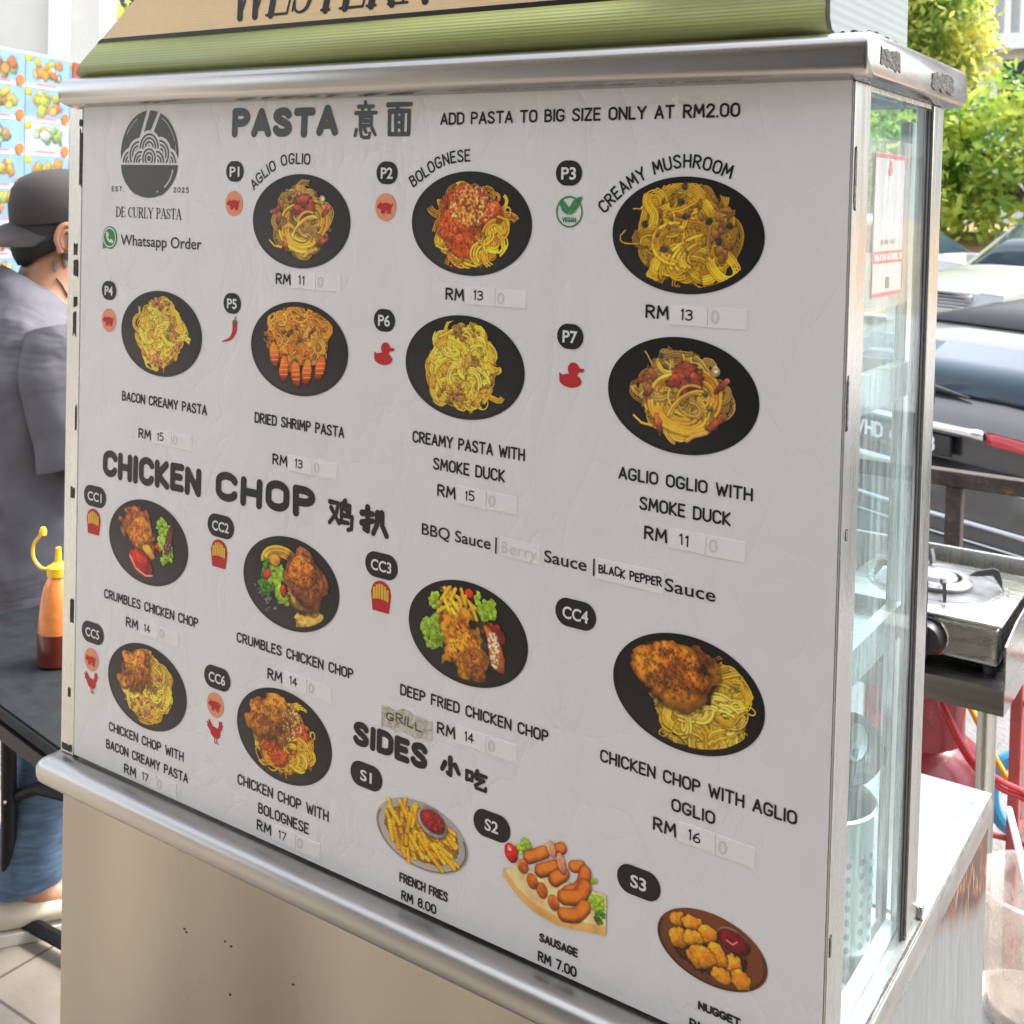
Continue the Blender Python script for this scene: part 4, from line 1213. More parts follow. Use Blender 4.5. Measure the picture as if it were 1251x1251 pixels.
def creamy(seed, pink=True, cols=((.90, .70, .18), (.84, .62, .18), (.93, .76, .26))):
    p = Pic(seed=seed)
    p.nest(128, 92, 66, 70, 2.4, list(cols), 50)
    c = ((.78, .48, .32), (.62, .34, .22)) if pink else ((.70, .50, .24), (.52, .34, .16))
    p.bits(18, 128, 150, 24, 14, 7, *c); p.bits(16, 160, 90, 34, 40, 7, *c); p.bits(10, 96, 46, 34, 16, 7, *c); p.bits(8, 128, 30, 34, 8, 6, *c)
    p.nest(128, 92, 50, 54, 2.3, [cols[2], cols[0]], 7, base=(.80, .60, .18)) if False else None
    for k_ in range(12): p.bundle(128 + p.rg.uniform(-44, 40), 92 + p.rg.uniform(-40, 44), p.rg.uniform(14, 34), 2, p.rg.uniform(0, 6), p.rg.uniform(1, 2.4), 2.0, cols[2], sq=.8, rot=p.rg.uniform(0, 3))
    p.specks(70, 128, 92, 56, 56, (.42, .28, .10))
    return p
def shrimp(seed):
    p = Pic(seed=seed)
    p.nest(124, 112, 76, 54, 2.0, [(.86, .56, .14), (.76, .44, .12), (.90, .64, .22)], 44)
    for k_ in range(9): p.bundle(124 + p.rg.uniform(-70, 70), 116 + p.rg.uniform(-40, 40), p.rg.uniform(10, 24), 1, p.rg.uniform(0, 6), 4, 1.6, (.84, .56, .2), sq=.9)
    p.bits(8, 128, 122, 40, 24, 8, (.5, .24, .12), (.3, .16, .1))
    for x, y, a in ((66, 72, 1.7), (92, 46, 1.5), (124, 40, 1.7), (152, 46, 1.45), (186, 58, 1.2)):
        p.blob(x, y, 27, 13, a, (.93, .42, .10), (.76, .24, .05), .25, tex='n2', lit=.6); 
        for q in range(3): p.strand([(x - 10, y - 10 + q * 9), (x + 10, y - 8 + q * 9)], 1, (.98, .62, .3), .3, .1)
    return p
def salad(p, cx, cy, r, n=7, lime=True):
    for k_ in range(n):
        a = p.rg.uniform(0, 6.283); q = r * math.sqrt(p.rg.random())
        g = ((.68, .78, .20), (.44, .60, .12)) if lime else ((.36, .58, .16), (.18, .34, .08))
        p.leaf(cx + q * math.cos(a), cy + q * math.sin(a), r * .72, *g)
def cc1(seed):
    p = Pic(seed=seed)
    salad(p, 172, 118, 26, 8); salad(p, 188, 82, 20, 6)
    p.blob(196, 104, 10, 34, -.25, (.45, .2, .22), (.3, .14, .16), .4); p.blob(150, 98, 8, 18, .1, (.2, .24, .14), (.1, .12, .1), .5)
    for x, y in ((146, 100), (158, 86), (168, 82)): p.blob(x, y, 7, 5, .4, (.86, .16, .12), None, .1)
    p.specks(40, 172, 100, 28, 40, (.88, .92, .8), (.6, 1.4))
    p.chop(88, 120, 52, 48, .4, (.74, .43, .16), (.50, .24, .11)); p.chop(104, 92, 44, 48, -.1, (.80, .47, .14), (.52, .25, .10))
    p.blob(132, 70, 22, 14, -.6, (.86, .60, .18), (.7, .42, .12), .3)
    p.blob(108, 42, 44, 26, -.4, (.74, .12, .09), (.58, .07, .06), .12, shade=.9); p.strand([(72, 52), (92, 28), (124, 18), (146, 22)], 2.2, (.93, .55, .48), .2, .1); p.blob(112, 48, 24, 12, -.4, (.80, .22, .16), (.7, .12, .1), .2, dark=.1)
    return p
def cc2(seed):
    p = Pic(seed=seed)
    for a in ((80, 130, 60, 3.1, -2.2), (150, 40, 46, 4.2, 2.2)): p.bundle(a[0] + 24, a[1] - 6, a[2] * .7, 5, a[3], a[4], 4, (.88, .64, .18), 1.4, sq=.6)
    p.bits(34, 70, 62, 36, 40, 6, (.44, .40, .40), (.25, .2, .24)); p.specks(200, 70, 58, 40, 40, (.66, .62, .64), (.7, 1.8)); p.specks(90, 64, 66, 36, 40, (.2, .16, .18), (.8, 2))
    salad(p, 76, 90, 26, 7, False); salad(p, 98, 98, 20, 7); salad(p, 106, 58, 18, 5)
    for x, y, a in ((66, 96, .8), (112, 74, 1.5)): p.blob(x, y, 13, 8, a, (.88, .2, .2), (.76, .1, .12), .15, lit=.6)
    p.blob(88, 128, 16, 12, 0, (.9, .62, .2), (.8, .5, .15), .3)
    p.blob(176, 34, 40, 20, .3, (.86, .74, .38), (.78, .56, .2), .4); p.blob(150, 50, 26, 9, -.4, (.85, .6, .15), (.7, .42, .1), .3); p.blob(196, 60, 12, 22, -.4, (.88, .72, .28), (.7, .5, .16), .3)
    p.blob(164, 100, 48, 58, .1, (.85, .66, .34), None, .1)
    p.chop(168, 106, 54, 60, .15, (.68, .38, .16), (.44, .22, .13)); p.chop(162, 120, 36, 30, .2, (.86, .48, .12), (.58, .30, .11))
    p.specks(120, 166, 100, 40, 46, (.30, .14, .09), (.7, 1.8))
    return p
def cc3(seed):
    p = Pic(seed=seed)
    salad(p, 62, 84, 26, 11); salad(p, 60, 122, 18, 5); salad(p, 84, 150, 16, 4); salad(p, 166, 138, 24, 8); p.blob(132, 160, 10, 9, 0, (.86, .16, .08), None, .1)
    p.blob(82, 164, 14, 8, .3, (.56, .2, .1), (.34, .12, .07), .5)
    p.blob(180, 90, 26, 34, -.7, (.56, .16, .05), (.36, .08, .03), .15, lit=.5); p.blob(184, 74, 20, 44, .55, (.62, .30, .10), (.74, .42, .16), .18); p.specks(150, 184, 70, 14, 34, (.95, .90, .78), (.8, 2.2))
    p.blob(162, 92, 8, 40, .35, (.10, .06, .05), (.3, .24, .2), .3)
    for k_ in range(26):
        x, y, a = p.rg.uniform(72, 142), p.rg.uniform(112, 150), p.rg.choice([2.2, 1.9, .9, 2.5, 2.9]) + p.rg.uniform(-.3, .3)
        p.fry(x - 17 * math.cos(a), y - 15 * math.sin(a), x + 17 * math.cos(a), y + 15 * math.sin(a), 4.2, (.95, .67, .12))
    p.blob(80, 104, 10, 10, 0, (.88, .20, .06), (.8, .12, .05), .06, lit=.6)
    p.chop(124, 64, 44, 62, .35, (.86, .56, .10), (.54, .29, .06)); p.chop(152, 38, 24, 30, .7, (.68, .40, .11), (.42, .21, .07)); p.specks(130, 124, 66, 30, 44, (.3, .15, .05), (.7, 1.6))
    return p
def cc4(seed):
    p = Pic(seed=seed)
    cols = [(.80, .64, .16), (.72, .56, .14), (.86, .71, .27)]
    p.nest(150, 68, 72, 56, 2.5, cols, 46); p.nest(190, 104, 38, 44, 2.4, cols, 20)
    for k_ in range(8): p.bundle(150 + p.rg.uniform(-40, 44), 60 + p.rg.uniform(-24, 24), p.rg.uniform(18, 36), 3, p.rg.uniform(0, 6), 1.7, 2.1, cols[2], sq=.8, rot=p.rg.uniform(0, 3))
    p.blob(156, 92, 14, 9, -.4, (.2, .08, .05), None, .4)
    p.blob(102, 116, 74, 52, -.05, (.20, .10, .05), None, .2, dark=.3); p.chop(138, 142, 34, 26, .2, (.66, .36, .10), (.36, .16, .06)); p.chop(102, 118, 74, 50, -.05, (.80, .50, .10), (.48, .24, .07)); p.chop(142, 112, 24, 18, .1, (.84, .52, .10), (.55, .28, .07))
    p.specks(200, 108, 120, 52, 36, (.26, .13, .06), (.7, 1.6))
    return p
def cc5(seed):
    p = creamy(seed)
    q = p
    q.chop(92, 114, 60, 50, .2, (.82, .53, .15), (.52, .27, .09)); q.chop(70, 88, 24, 16, .6, (.82, .52, .15), (.54, .3, .1))
    q.specks(120, 94, 108, 38, 34, (.28, .14, .06), (.7, 1.6))
    return q
def cc6(seed):
    p = bolognese(seed)
    p.chop(98, 118, 68, 50, .2, (.78, .49, .13), (.48, .25, .08)); p.chop(70, 96, 28, 20, .4, (.76, .47, .13), (.46, .23, .08))
    p.specks(140, 150, 122, 30, 36, (.9, .8, .5), (.6, 1.5)); p.specks(130, 92, 112, 46, 34, (.28, .13, .06), (.7, 1.6))
    return p
DISHES = [(.3420, .6295, .10, aglio), (.5477, .6338, .05, bolognese), (.7574, .6313, 0, mushroom), (.1386, .5012, .10, creamy), (.3426, .5034, .085, shrimp), (.5440, .5054, .05, lambda s: creamy(s, False)), (.7571, .5043, 0, aglio),  # third value: painted glare haze, stronger to the left
          (.1229, .2703, .10, cc1), (.3378, .2686, .085, cc2), (.5544, .2682, .03, cc3), (.7691, .2689, 0, cc4), (.1248, .1109, .10, cc5), (.3324, .1136, .085, cc6)]
for i, (x, z, haze, fn) in enumerate(DISHES):
    pl = plate_mesh(x, z, .0656, .0464, haze)
    P = fn(11 + i)
    P.a[np.hypot((P.X / (P.w - 1) * 2 - 1), (P.Y / (P.h - 1) * 2 - 1)) > .90] = 0      # nothing hangs over the rim
    picture_mesh(P, x, z, .0656, .0464, "food_picture", pl)
# french fries on a white plate
pl = plate_mesh(.5086, .0702, .0534, .0311, 0, light=(.80, .76, .72), dark=(.72, .68, .66))
p = Pic(220, 130, 31)
p.blob(110, 66, 92, 52, 0, (.62, .42, .16), None, .1, dark=0, lit=0)
for k_ in range(70):
    x, y = p.rg.uniform(26, 180), p.rg.uniform(18, 108); a = p.rg.uniform(1.3, 2.3) if x < 110 else p.rg.uniform(1.8, 3.0)
    if math.hypot((x - 108) / 92, (y - 66) / 52) > 1: continue
    p.fry(x - 20 * math.cos(a), y - 17 * math.sin(a), x + 20 * math.cos(a), y + 17 * math.sin(a), 5.4, (.94, .66, .10))
    for q in np.linspace(-.8, .8, 6): p.strand([(x + 20 * q * math.cos(a) - 3 * math.sin(a), y + 17 * q * math.sin(a) + 3 * math.cos(a)), (x + 20 * q * math.cos(a) + 3 * math.sin(a), y + 17 * q * math.sin(a) - 3 * math.cos(a))], .8, (.80, .48, .06), .1, .05)
p.blob(136, 98, 36, 27, -.2, (.78, .74, .74), (.68, .62, .62), .03, dark=.4); p.blob(137, 101, 29, 20, -.2, (.56, .05, .08), (.42, .02, .05), .08); p.specks(60, 137, 101, 24, 15, (.75, .2, .2), (.7, 1.6))
picture_mesh(p, .5086, .0702, .0534, .0311, "food_picture", pl)
# nuggets in a brown dish
pl = plate_mesh(.7965, .0736, .0466, .0285, 0, light=(.42, .24, .16), dark=(.50, .27, .14), rim=(.3, .2, .1))
p = Pic(220, 135, 33)
p.blob(104, 60, 84, 46, 0, (.24, .11, .07), (.36, .18, .1), .1, dark=0, lit=.2, soft=.2)
p.blob(152, 98, 36, 25, -.15, (.62, .40, .36), (.48, .26, .24), .03, dark=.3); p.blob(153, 97, 30, 19, -.15, (.50, .06, .09), (.36, .03, .05), .06); p.strand([(140, 96), (152, 92), (160, 100)], 2, (.8, .4, .42), .3, .1)
for x, y, rx, ry, a in ((42, 100, 20, 15, .3), (72, 102, 22, 16, .1), (102, 92, 22, 18, .5), (46, 66, 22, 20, 0), (74, 74, 20, 18, .4), (150, 54, 24, 19, .6), (120, 60, 22, 24, .2), (90, 46, 30, 22, .1), (132, 28, 22, 15, 0), (170, 34, 20, 20, .3)):
    p.blob(x, y, rx, ry, a, (.88, .58, .10), (.74, .42, .06), .3, lit=.5, shade=.5)
picture_mesh(p, .7965, .0736, .0466, .0285, "food_picture", pl)
# sausages on a board: cut square at its right edge
p = Pic(236, 176, 35)
# canvas spans x .598-.705, z .040-.120
m_ = (p.X > 4) & (p.X < 232)
edge = np.interp(p.X, [4, 40, 76, 130, 232], [58, 28, 12, 5, 24]); top = np.interp(p.X, [4, 30, 232], [60, 84, 96])
bd_ = m_ & (p.Y > edge) & (p.Y < top)
p.rgb[bd_] = (np.array([.86, .72, .50])[None] * (1 + .16 * (p.n2[bd_] - .5))[:, None]); p.a[bd_] = 1
sd_ = m_ & (p.Y > edge - 3) & (p.Y < edge + 14); p.rgb[sd_] = np.array([.80, .60, .33]); p.a[sd_] = 1
salad(p, 52, 126, 16, 6); salad(p, 208, 78, 18, 6); salad(p, 196, 110, 10, 3); salad(p, 216, 50, 12, 4, False)
p.blob(22, 104, 16, 20, .3, (.84, .10, .07), (.7, .05, .05), .06, lit=.8); p.specks(14, 18, 112, 4, 5, (1, .8, .7), (1, 2))
S1c, S2c = (.80, .40, .10), (.66, .28, .06)
def saus(pts, r): p.strand(catmull(pts, 5), r, S1c, .6, .45)
saus([(62, 108), (96, 130)], 13); saus([(88, 92), (122, 112)], 13); saus([(120, 140), (134, 150)], 12); saus([(160, 124), (176, 130)], 12); saus([(120, 86), (140, 104)], 13); saus([(150, 70), (176, 92), (186, 122)], 13) 
for x, y in ((50, 88), (72, 66), (94, 56), (120, 42)): p.blob(x, y, 12, 14, .2, S1c, S2c, .08, lit=.5, dark=.5)
saus([(142, 60), (172, 72), (186, 96)], 14); saus([(142, 28), (168, 36), (186, 58)], 13)
p.blob(112, 140, 10, 17, .35, (.88, .60, .46), (.82, .52, .38), .05); p.blob(134, 122, 10, 20, .3, (.88, .58, .46), (.82, .5, .38), .05)
p.a[p.X > 232] = 0
picture_mesh(p, .6515, .0800, .0535, .0400, "sausage_picture", None)

for o in set(bpy.data.objects) - _before:
    if o.parent is None: under(o, menu)

# ================================================================== ON AND ROUND THE CART
# payment notice in a clear sleeve on the side glass (its square code is left out)
note = thing("payment_notice", "white payment notice with red bands in a clear plastic sleeve taped on the side glass", "notice", (.8845, .1, 1.56))
sf = lambda y, z, d: (.8858 + d, y, z)
M['paper'] = mat("notice_paper", (.34, .36, .40), .5)
M['sleeve'] = glass_mat("plastic_sleeve", (.97, .97, .95), .06, .08, (40, 90, 14), (.8, .8, .74))
M['pink'] = mat("pink_red_print", (.36, .03, .06), .5)
b = MB(); b.prism([(.061, 1.5062), (.1458, 1.5062), (.1465, 1.6200), (.0616, 1.6200)], (.0002, .0007), lambda y, z, w: (.8850 + w, y, z)); under(b.build("notice_sheet", M['paper'], smooth=False), note)
b = MB()
for y0, y1, z0, z1 in ((.0616, .1464, 1.6165, 1.6195), (.0612, .1458, 1.5066, 1.5096), (.0614, .0632, 1.5097, 1.6164), (.1443, .1460, 1.5097, 1.6164)):
    b.span((.8857, y0, z0), (.8860, y1, z1))
under(b.build("red_border", M['pink'], smooth=False), note)
b = MB(); b.span((.8857, .0634, 1.5330), (.8860, .1442, 1.5425)); bd = under(b.build("red_band", M['pink'], smooth=False), note)
def onside(o): return under(o, note)
onside(letters("MALAYSIA NATIONAL QR", .0665, .1410, 1.5350, .0055, .0004, "notice_lettering", M['white'], None, fn=lambda y, z, d: (.8864, y, z), cell=.0003))
onside(letters("DE CURLY PASTA", .082, .125, 1.5480, .0035, .0003, "notice_lettering", M['greyink'], None, fn=lambda y, z, d: (.8862, y, z), cell=.00025))
k = Ink(.088, .118, 1.596, 1.618, .0003).ell(.1025, 1.6065, .0050, .0040).ell(.1025, 1.6120, .0026, .0028).ell(.1025, 1.6075, .0022, .0016, minus=True)
onside(k.mesh("notice_emblem", M['pink'], None, fn=lambda y, z, d: (.8862, y, z)))
b = MB(); b.span((.8857, .0985, 1.5125), (.8860, .1085, 1.5215)); onside(b.build("notice_figure", M['greyink'], smooth=False))
b = MB(); b.prism([(.0430, 1.4935), (.1590, 1.4985), (.1626, 1.6310), (.0395, 1.6312)], (.0016, .0018), lambda y, z, w: (.8850 + w, y, z)); onside(b.build("clear_sleeve", M['sleeve'], smooth=False))

# perforated canisters with spoons in the case
M['perf'] = mat("satin_steel", (.40, .41, .39), .35, .9, var=.06, vscale=20)
M['hole'] = mat("dark_hole", (.07, .08, .08), .7)
def canister(x, y, label, ladle):
    t = thing("utensil_canister", label, "canister", (x, y, .9196), 0, "perforated steel canisters in the glass case")
    b = MB(); r, h = .045, .135
    b.lathe([(.001, .001), (r, .001), (r, h - .004), (r + .003, h), (r + .001, h + .002), (r - .002, h - .003), (r - .002, .004), (.001, .004)], n=40); b.build("cup", M['perf'], t)
    b = MB()
    for a in range(18):
        for q in range(8):
            an = 2 * math.pi * a / 18
            u = Vector((math.cos(an), math.sin(an), 0)); v = Vector((-math.sin(an), math.cos(an), 0))
            c = u * (r + .0004) + Vector((0, 0, .012 + q * .0122))
            f = [b.bm.verts.new(c + v * .0028 * math.cos(w_) + Vector((0, 0, .0031 * math.sin(w_)))) for w_ in [2 * math.pi * e / 8 for e in range(8)]]
            b.bm.faces.new(f)
    b.build("perforations", M['hole'], t, smooth=False)
    return t
c1 = canister(.826, .165, "perforated steel canister nearer the rear post holding ladles and spoons", True)
def spoon(name, label, root, tip, bowl, rb, mt, flat=.45):
    t = thing(name, label, "utensil", root)
    b = MB(); b.tube([(0, 0, 0), Vector(tip) * .6, tip], [.0028, .0034, .0045], 8, flat=.5); b.build("handle", mt, t)
    b = MB(); b.lathe([(.001, -rb * flat), (rb * .55, -rb * flat * .82), (rb * .9, -rb * flat * .35), (rb, 0), (rb * .95, 0), (rb * .85, -rb * flat * .3), (rb * .5, -rb * flat * .7), (.001, -rb * flat * .88)], n=24)
    o = b.build("bowl", mt, t); o.location = Vector(tip) + Vector((0, 0, rb * .4)); o.rotation_euler = bowl
    return t
M['dsteel'] = mat("dark_steel", (.30, .33, .33), .25, .9)
spoon("soup_ladle", "dark round ladle standing highest in the canister nearer the rear post", (.826, .165, .926), (.012, .028, .150), (1.5, .2, .5), .034, M['dsteel'])
spoon("serving_spoon", "small steel spoon standing in front of the ladle in the steel canister", (.820, .150, .926), (.016, -.018, .138), (1.3, .3, -.4), .018, M['perf'])
spoon("serving_spoon", "flat steel spoon leaning on the canister rim behind the ladle", (.832, .178, .926), (.014, .018, .165), (1.4, 0, 1.2), .016, M['perf'], .2)
c2 = canister(.805, .062, "perforated steel canister nearest the front corner of the glass case", True)
spoon("serving_spoon", "steel spoon in the canister nearest the front corner", (.805, .062, .926), (.02, .012, .15), (1.4, .2, .2), .02, M['dsteel'])

# ================================================================== TABLE, BOTTLE, PERSON (left)
tb = thing("folding_table", "black topped folding table with black tube legs beside the cart", "table", (-.62, .62, 0))
M['tabletop'] = mat("black_tabletop", (.013, .015, .017), .6, spec=.2, bump=.06, bscale=120, var=.25, vscale=30, rvar=.1)
M['tube'] = mat("black_tube", (.008, .008, .009), .45, spec=.25)
def tpart(b, n, m_, **k): return under(b.build(n, m_, **k), tb)
# near right corner at (-.36,.23); the near edge runs to the left and slightly back
e1 = (Vector((-.549, .260, 0)) - Vector((-.372, .230, 0))).normalized()
e2 = Vector((-e1.y, e1.x, 0)) * -1
A0 = Vector((-.30, .218, 0))
def TP(u, v, z): p = A0 + e1 * u + e2 * v; return (p.x, p.y, z)
b = MB(); b.prism([(0, 0), (.66, 0), (.66, .60), (0, .60)], (.715, .740), lambda u, v, w: TP(u, v, w)); 
bmesh.ops.recalc_face_normals(b.bm, faces=b.bm.faces[:]); bmesh.ops.bevel(b.bm, geom=b.bm.edges[:], offset=.004, segments=2, affect='EDGES')
tpart(b, "tabletop", M['tabletop'])
b = MB(); b.prism([(-.002, -.004), (.662, -.004), (.662, .604), (-.002, .604)], (.690, .7145), lambda u, v, w: TP(u, v, w)); tpart(b, "edge_frame", M['tube'], smooth=False)
for u in (.60, .06):
    for v0, v1 in ((.06, .50), (.54, .10)):
        pass
leg = [(-.985, .560, .690), (-1.000, .575, .36), (-1.012, .585, .20), (-1.04, .60, .10), (-1.065, .615, .022)]
for dv in (0, 1):
    off = e2 * (.46 * dv) * .0 + Vector((-.10, .42, 0)) * dv
    b = MB(); b.tube([Vector(p) + off for p in catmull(leg, 5)], .0155, 12); tpart(b, "leg", M['tube'])
b = MB(); b.tube([(-1.10, .625, .030), (-.60, .645, .030)], .0150, 10); tpart(b, "foot_bar", M['tube'])
b = MB(); b.tube([(-1.008, .583, .315), (-.94, .600, .348), (-.70, .64, .36)], .0125, 10); o = tpart(b, "brace", M['tube'])
b = MB(); b.lathe([(.001, 0), (.005, 0), (.005, .004), (.001, .005)], (0, 0, 0), 10); q = b.build("bolt", M['chrome'], o); q.location = (-.996, .567, .318); q.rotation_euler = (R(80), 0, R(-30))

bt = thing("sauce_bottle", "clear squeeze bottle of brown sauce with a yellow spout cap on the black table", "bottle", (-.628, .420, .7405))
M['sauce'] = mat("brown_sauce", (.11, .016, .008), .2, coat=.4)
M['film'] = mat("sauce_stained_plastic", (.72, .22, .05), .3, var=.35, vscale=22, coat=.3)
M['ycap'] = mat("yellow_plastic", (.86, .52, .02), .35)
b = MB(); b.lathe([(.001, 0), (.031, 0), (.034, .004), (.0335, .050), (.0325, .058)], n=28, cap=False); b.lathe([(.0325, .058), (.001, .0581)], n=28); b.build("sauce", M['sauce'], bt)
b = MB(); b.lathe([(.0326, .0583), (.0310, .080), (.0285, .108), (.0240, .135), (.0170, .152), (.0150, .156), (.001, .156)], n=28); b.build("body", M['film'], bt)
b = MB(); b.lathe([(.0155, .1562), (.0185, .1565), (.0185, .172), (.012, .176), (.006, .180), (.0045, .205), (.001, .206)], n=24); b.build("cap", M['ycap'], bt)
b = MB(); b.tube(catmull([(-.017, -.004, .164), (-.032, -.012, .166), (-.045, -.018, .182), (-.046, -.018, .204), (-.036, -.014, .220), (-.030, -.012, .226)], 6), .0030, 8); b.lathe([(.001, .224), (.006, .224), (.0065, .232), (.004, .238), (.001, .239)], (-.029, -.011, 0), 12); b.build("cap_strap", M['ycap'], bt)

# ------------------------------------------------------------------ person seen from behind, walking to the right
pr = thing("person", "person in a grey T-shirt, jeans and a dark cap worn backwards, walking behind the table", "person", (-1.08, .70, 0))
FW = Vector((math.cos(R(63)), math.sin(R(63)), 0))       # walking direction
SD = Vector((FW.y, -FW.x, 0))                              # the side turned to the camera (right hand side)
def BP(f, s_, z, o=Vector((-1.105, .690, 0))): return o + FW * f + SD * s_ + Vector((0, 0, z))
M['skin'] = mat("tanned_skin", (.42, .205, .115), .5, var=.08, vscale=14, bump=.03, bscale=160)
M['shirt'] = mat("grey_cotton", (.105, .102, .122), .85, var=.06, vscale=40, bump=.08, bscale=500)
t = M['shirt'].node_tree
bs2 = t.nodes["Principled BSDF"]; ob_ = bs2.inputs["Normal"].links[0].from_node
tc = t.nodes.new("ShaderNodeTexCoord"); mp = t.nodes.new("ShaderNodeMapping"); mp.inputs["Rotation"].default_value = (.5, .9, .3); mp.inputs["Scale"].default_value = (2.2, 9, 9)
nz = t.nodes.new("ShaderNodeTexNoise"); nz.inputs["Scale"].default_value = .6; nz.inputs["Detail"].default_value = 3; nz.inputs["Distortion"].default_value = .8
bp = t.nodes.new("ShaderNodeBump"); bp.inputs["Strength"].default_value = .45; bp.inputs["Distance"].default_value = .05
t.links.new(tc.outputs["Object"], mp.inputs[0]); t.links.new(mp.outputs[0], nz.inputs["Vector"]); t.links.new(nz.outputs[0], bp.inputs["Height"]); t.links.new(bp.outputs[0], ob_.inputs["Normal"])
M['denim'] = mat("blue_denim", (.075, .125, .20), .85, var=.45, vscale=20, bump=.1, bscale=300, stretch=(1, 1, 5))
M['cap'] = mat("dark_brown_cotton", (.034, .027, .027), .8, var=.08, vscale=60, bump=.1, bscale=400)
M['hair'] = mat("short_black_hair", (.012, .010, .010), .7, bump=.6, bscale=420)
J = {  # joints (forward, side, up)
 'pelvis': (0, 0, .78), 'waist': (.00, 0, .92), 'chest': (.00, 0, 1.12), 'upper': (.015, 0, 1.235), 'neck': (.020, 0, 1.345), 'nape': (.045, 0, 1.40), 'skull': (.056, 0, 1.487), 'crown': (.056, 0, 1.537), 'jaw': (.140, 0, 1.435),
 'shR': (.03, .155, 1.232), 'elR': (.06, .225, 1.02), 'wrR': (.22, .20, .88), 'shL': (.03, -.155, 1.232), 'elL': (.03, -.24, 1.02), 'wrL': (.18, -.22, .88),
 'hipR': (.0, .085, .76), 'knR': (.045, .09, .44), 'anR': (-.01, .095, .085), 'toR': (.15, .10, .035), 'hipL': (0, -.085, .76), 'knL': (.14, -.09, .45), 'anL': (.20, -.095, .09), 'toL': (.36, -.10, .035)}
RAD = {'pelvis': .125, 'waist': .115, 'chest': .13, 'upper': .078, 'neck': .080, 'nape': .070, 'skull': .092, 'crown': .075, 'jaw': .055, 'shR': .040, 'elR': .042, 'wrR': .028, 'shL': .040, 'elL': .042, 'wrL': .028,
       'hipR': .085, 'knR': .058, 'anR': .036, 'toR': .030, 'hipL': .085, 'knL': .058, 'anL': .036, 'toL': .030}
E_ = [('pelvis', 'waist'), ('waist', 'chest'), ('chest', 'upper'), ('upper', 'neck'), ('neck', 'nape'), ('nape', 'skull'), ('skull', 'crown'), ('skull', 'jaw'), ('upper', 'shR'), ('shR', 'elR'), ('elR', 'wrR'), ('upper', 'shL'), ('shL', 'elL'), ('elL', 'wrL'),
      ('pelvis', 'hipR'), ('hipR', 'knR'), ('knR', 'anR'), ('anR', 'toR'), ('pelvis', 'hipL'), ('hipL', 'knL'), ('knL', 'anL'), ('anL', 'toL')]
verts = [BP(*J[k_]) for k_ in J]; names = list(J); edges = [(names.index(a), names.index(c)) for a, c in E_]; rads = [RAD[k_] for k_ in names]
# fingers: a palm and five chains on each hand
for S_, sg in (('R', 1), ('L', -1)):
    wv = BP(*J['wr' + S_]); d_ = (wv - BP(*J['el' + S_])).normalized()
    sidev = SD * sg
    palm = len(verts); verts.append(wv + d_ * .055 + Vector((0, 0, -.01))); rads.append(.030); edges.append((names.index('wr' + S_), palm))
    across = d_.cross(sidev).normalized()
    for q, (of, ln) in enumerate(((-.030, .062), (-.010, .072), (.010, .076), (.029, .068))):
        i0 = len(verts)
        root = verts[palm] + across * of + d_ * .026
        for s__, bend in ((0, 0), (.4, .12), (.75, .4), (1.0, .8)): verts.append(root + d_ * ln * s__ - sidev * ln * bend * .45); rads.append(.0098 - .002 * s__)
        edges += [(palm, i0), (i0, i0 + 1), (i0 + 1, i0 + 2), (i0 + 2, i0 + 3)]
    i0 = len(verts); tr_ = verts[palm] + across * .030 - d_ * .015
    for s__ in (0, .5, 1): verts.append(tr_ + (across * .6 + d_ * .8 - sidev * .4) * .055 * s__); rads.append(.0115 - .002 * s__)
    edges += [(palm, i0), (i0, i0 + 1), (i0 + 1, i0 + 2)]
me = bpy.data.meshes.new("body"); me.from_pydata([tuple(v) for v in verts], edges, [])
ob = link("body", me); 
md = ob.modifiers.new("skin", 'SKIN'); md.use_smooth_shade = True
for i, sv in enumerate(me.skin_vertices[0].data): sv.radius = (rads[i], rads[i]); sv.use_root = (i == 0)
ob.modifiers.new("sub", 'SUBSURF').render_levels = 2; ob.modifiers["sub"].levels = 1
dg = bpy.context.evaluated_depsgraph_get()
bm_me = bpy.data.meshes.new_from_object(ob.evaluated_get(dg)); bpy.data.objects.remove(ob)
for p_ in bm_me.polygons: p_.use_smooth = True
bm_me.materials.clear(); bm_me.materials.append(M['skin']); bm_me.name = "body"
body = under(link("body", bm_me), pr)
def person_part(b, n, m_, **k): return under(b.build(n, m_, **k), pr)
def oval(c, a, b_, n=28, wob=0, seed=0, tilt=0):
    """ring of a garment: c centre (f,s,z), a half depth, b half width"""
    return [BP(c[0] + a * math.cos(t_) * (1 + wob * math.sin(3 * t_ + seed)), c[1] + b_ * math.sin(t_) * (1 + wob * math.cos(4 * t_ + seed * 2)), c[2] - tilt * math.cos(t_)) for t_ in [2 * math.pi * k_ / n for k_ in range(n)]]
b = MB()
rows = [((.01, 0, .672), .150, .205, .015), ((.01, 0, .678), .152, .206, .015), ((.00, 0, .74), .148, .200, .02), ((-.005, 0, .84), .143, .190, .035), ((-.01, 0, .93), .140, .185, .045), ((-.01, 0, 1.03), .145, .195, .04), ((-.01, 0, 1.13), .150, .205, .03), ((.00, 0, 1.20), .145, .208, .015), ((.008, 0, 1.265), .138, .205, .0), ((.015, 0, 1.305), .115, .160, 0), ((.015, 0, 1.330), .100, .118, 0), ((.018, 0, 1.350), .086, .092, 0), ((.018, 0, 1.354), .082, .088, 0)]
b.loft([oval(c, a, w_, 36, wb, i * .7, .055 if c[2] > 1.31 else (.02 if c[2] > 1.26 else 0)) for i, (c, a, w_, wb) in enumerate(rows)], cap=False)
sh = person_part(b, "t_shirt", M['shirt'])
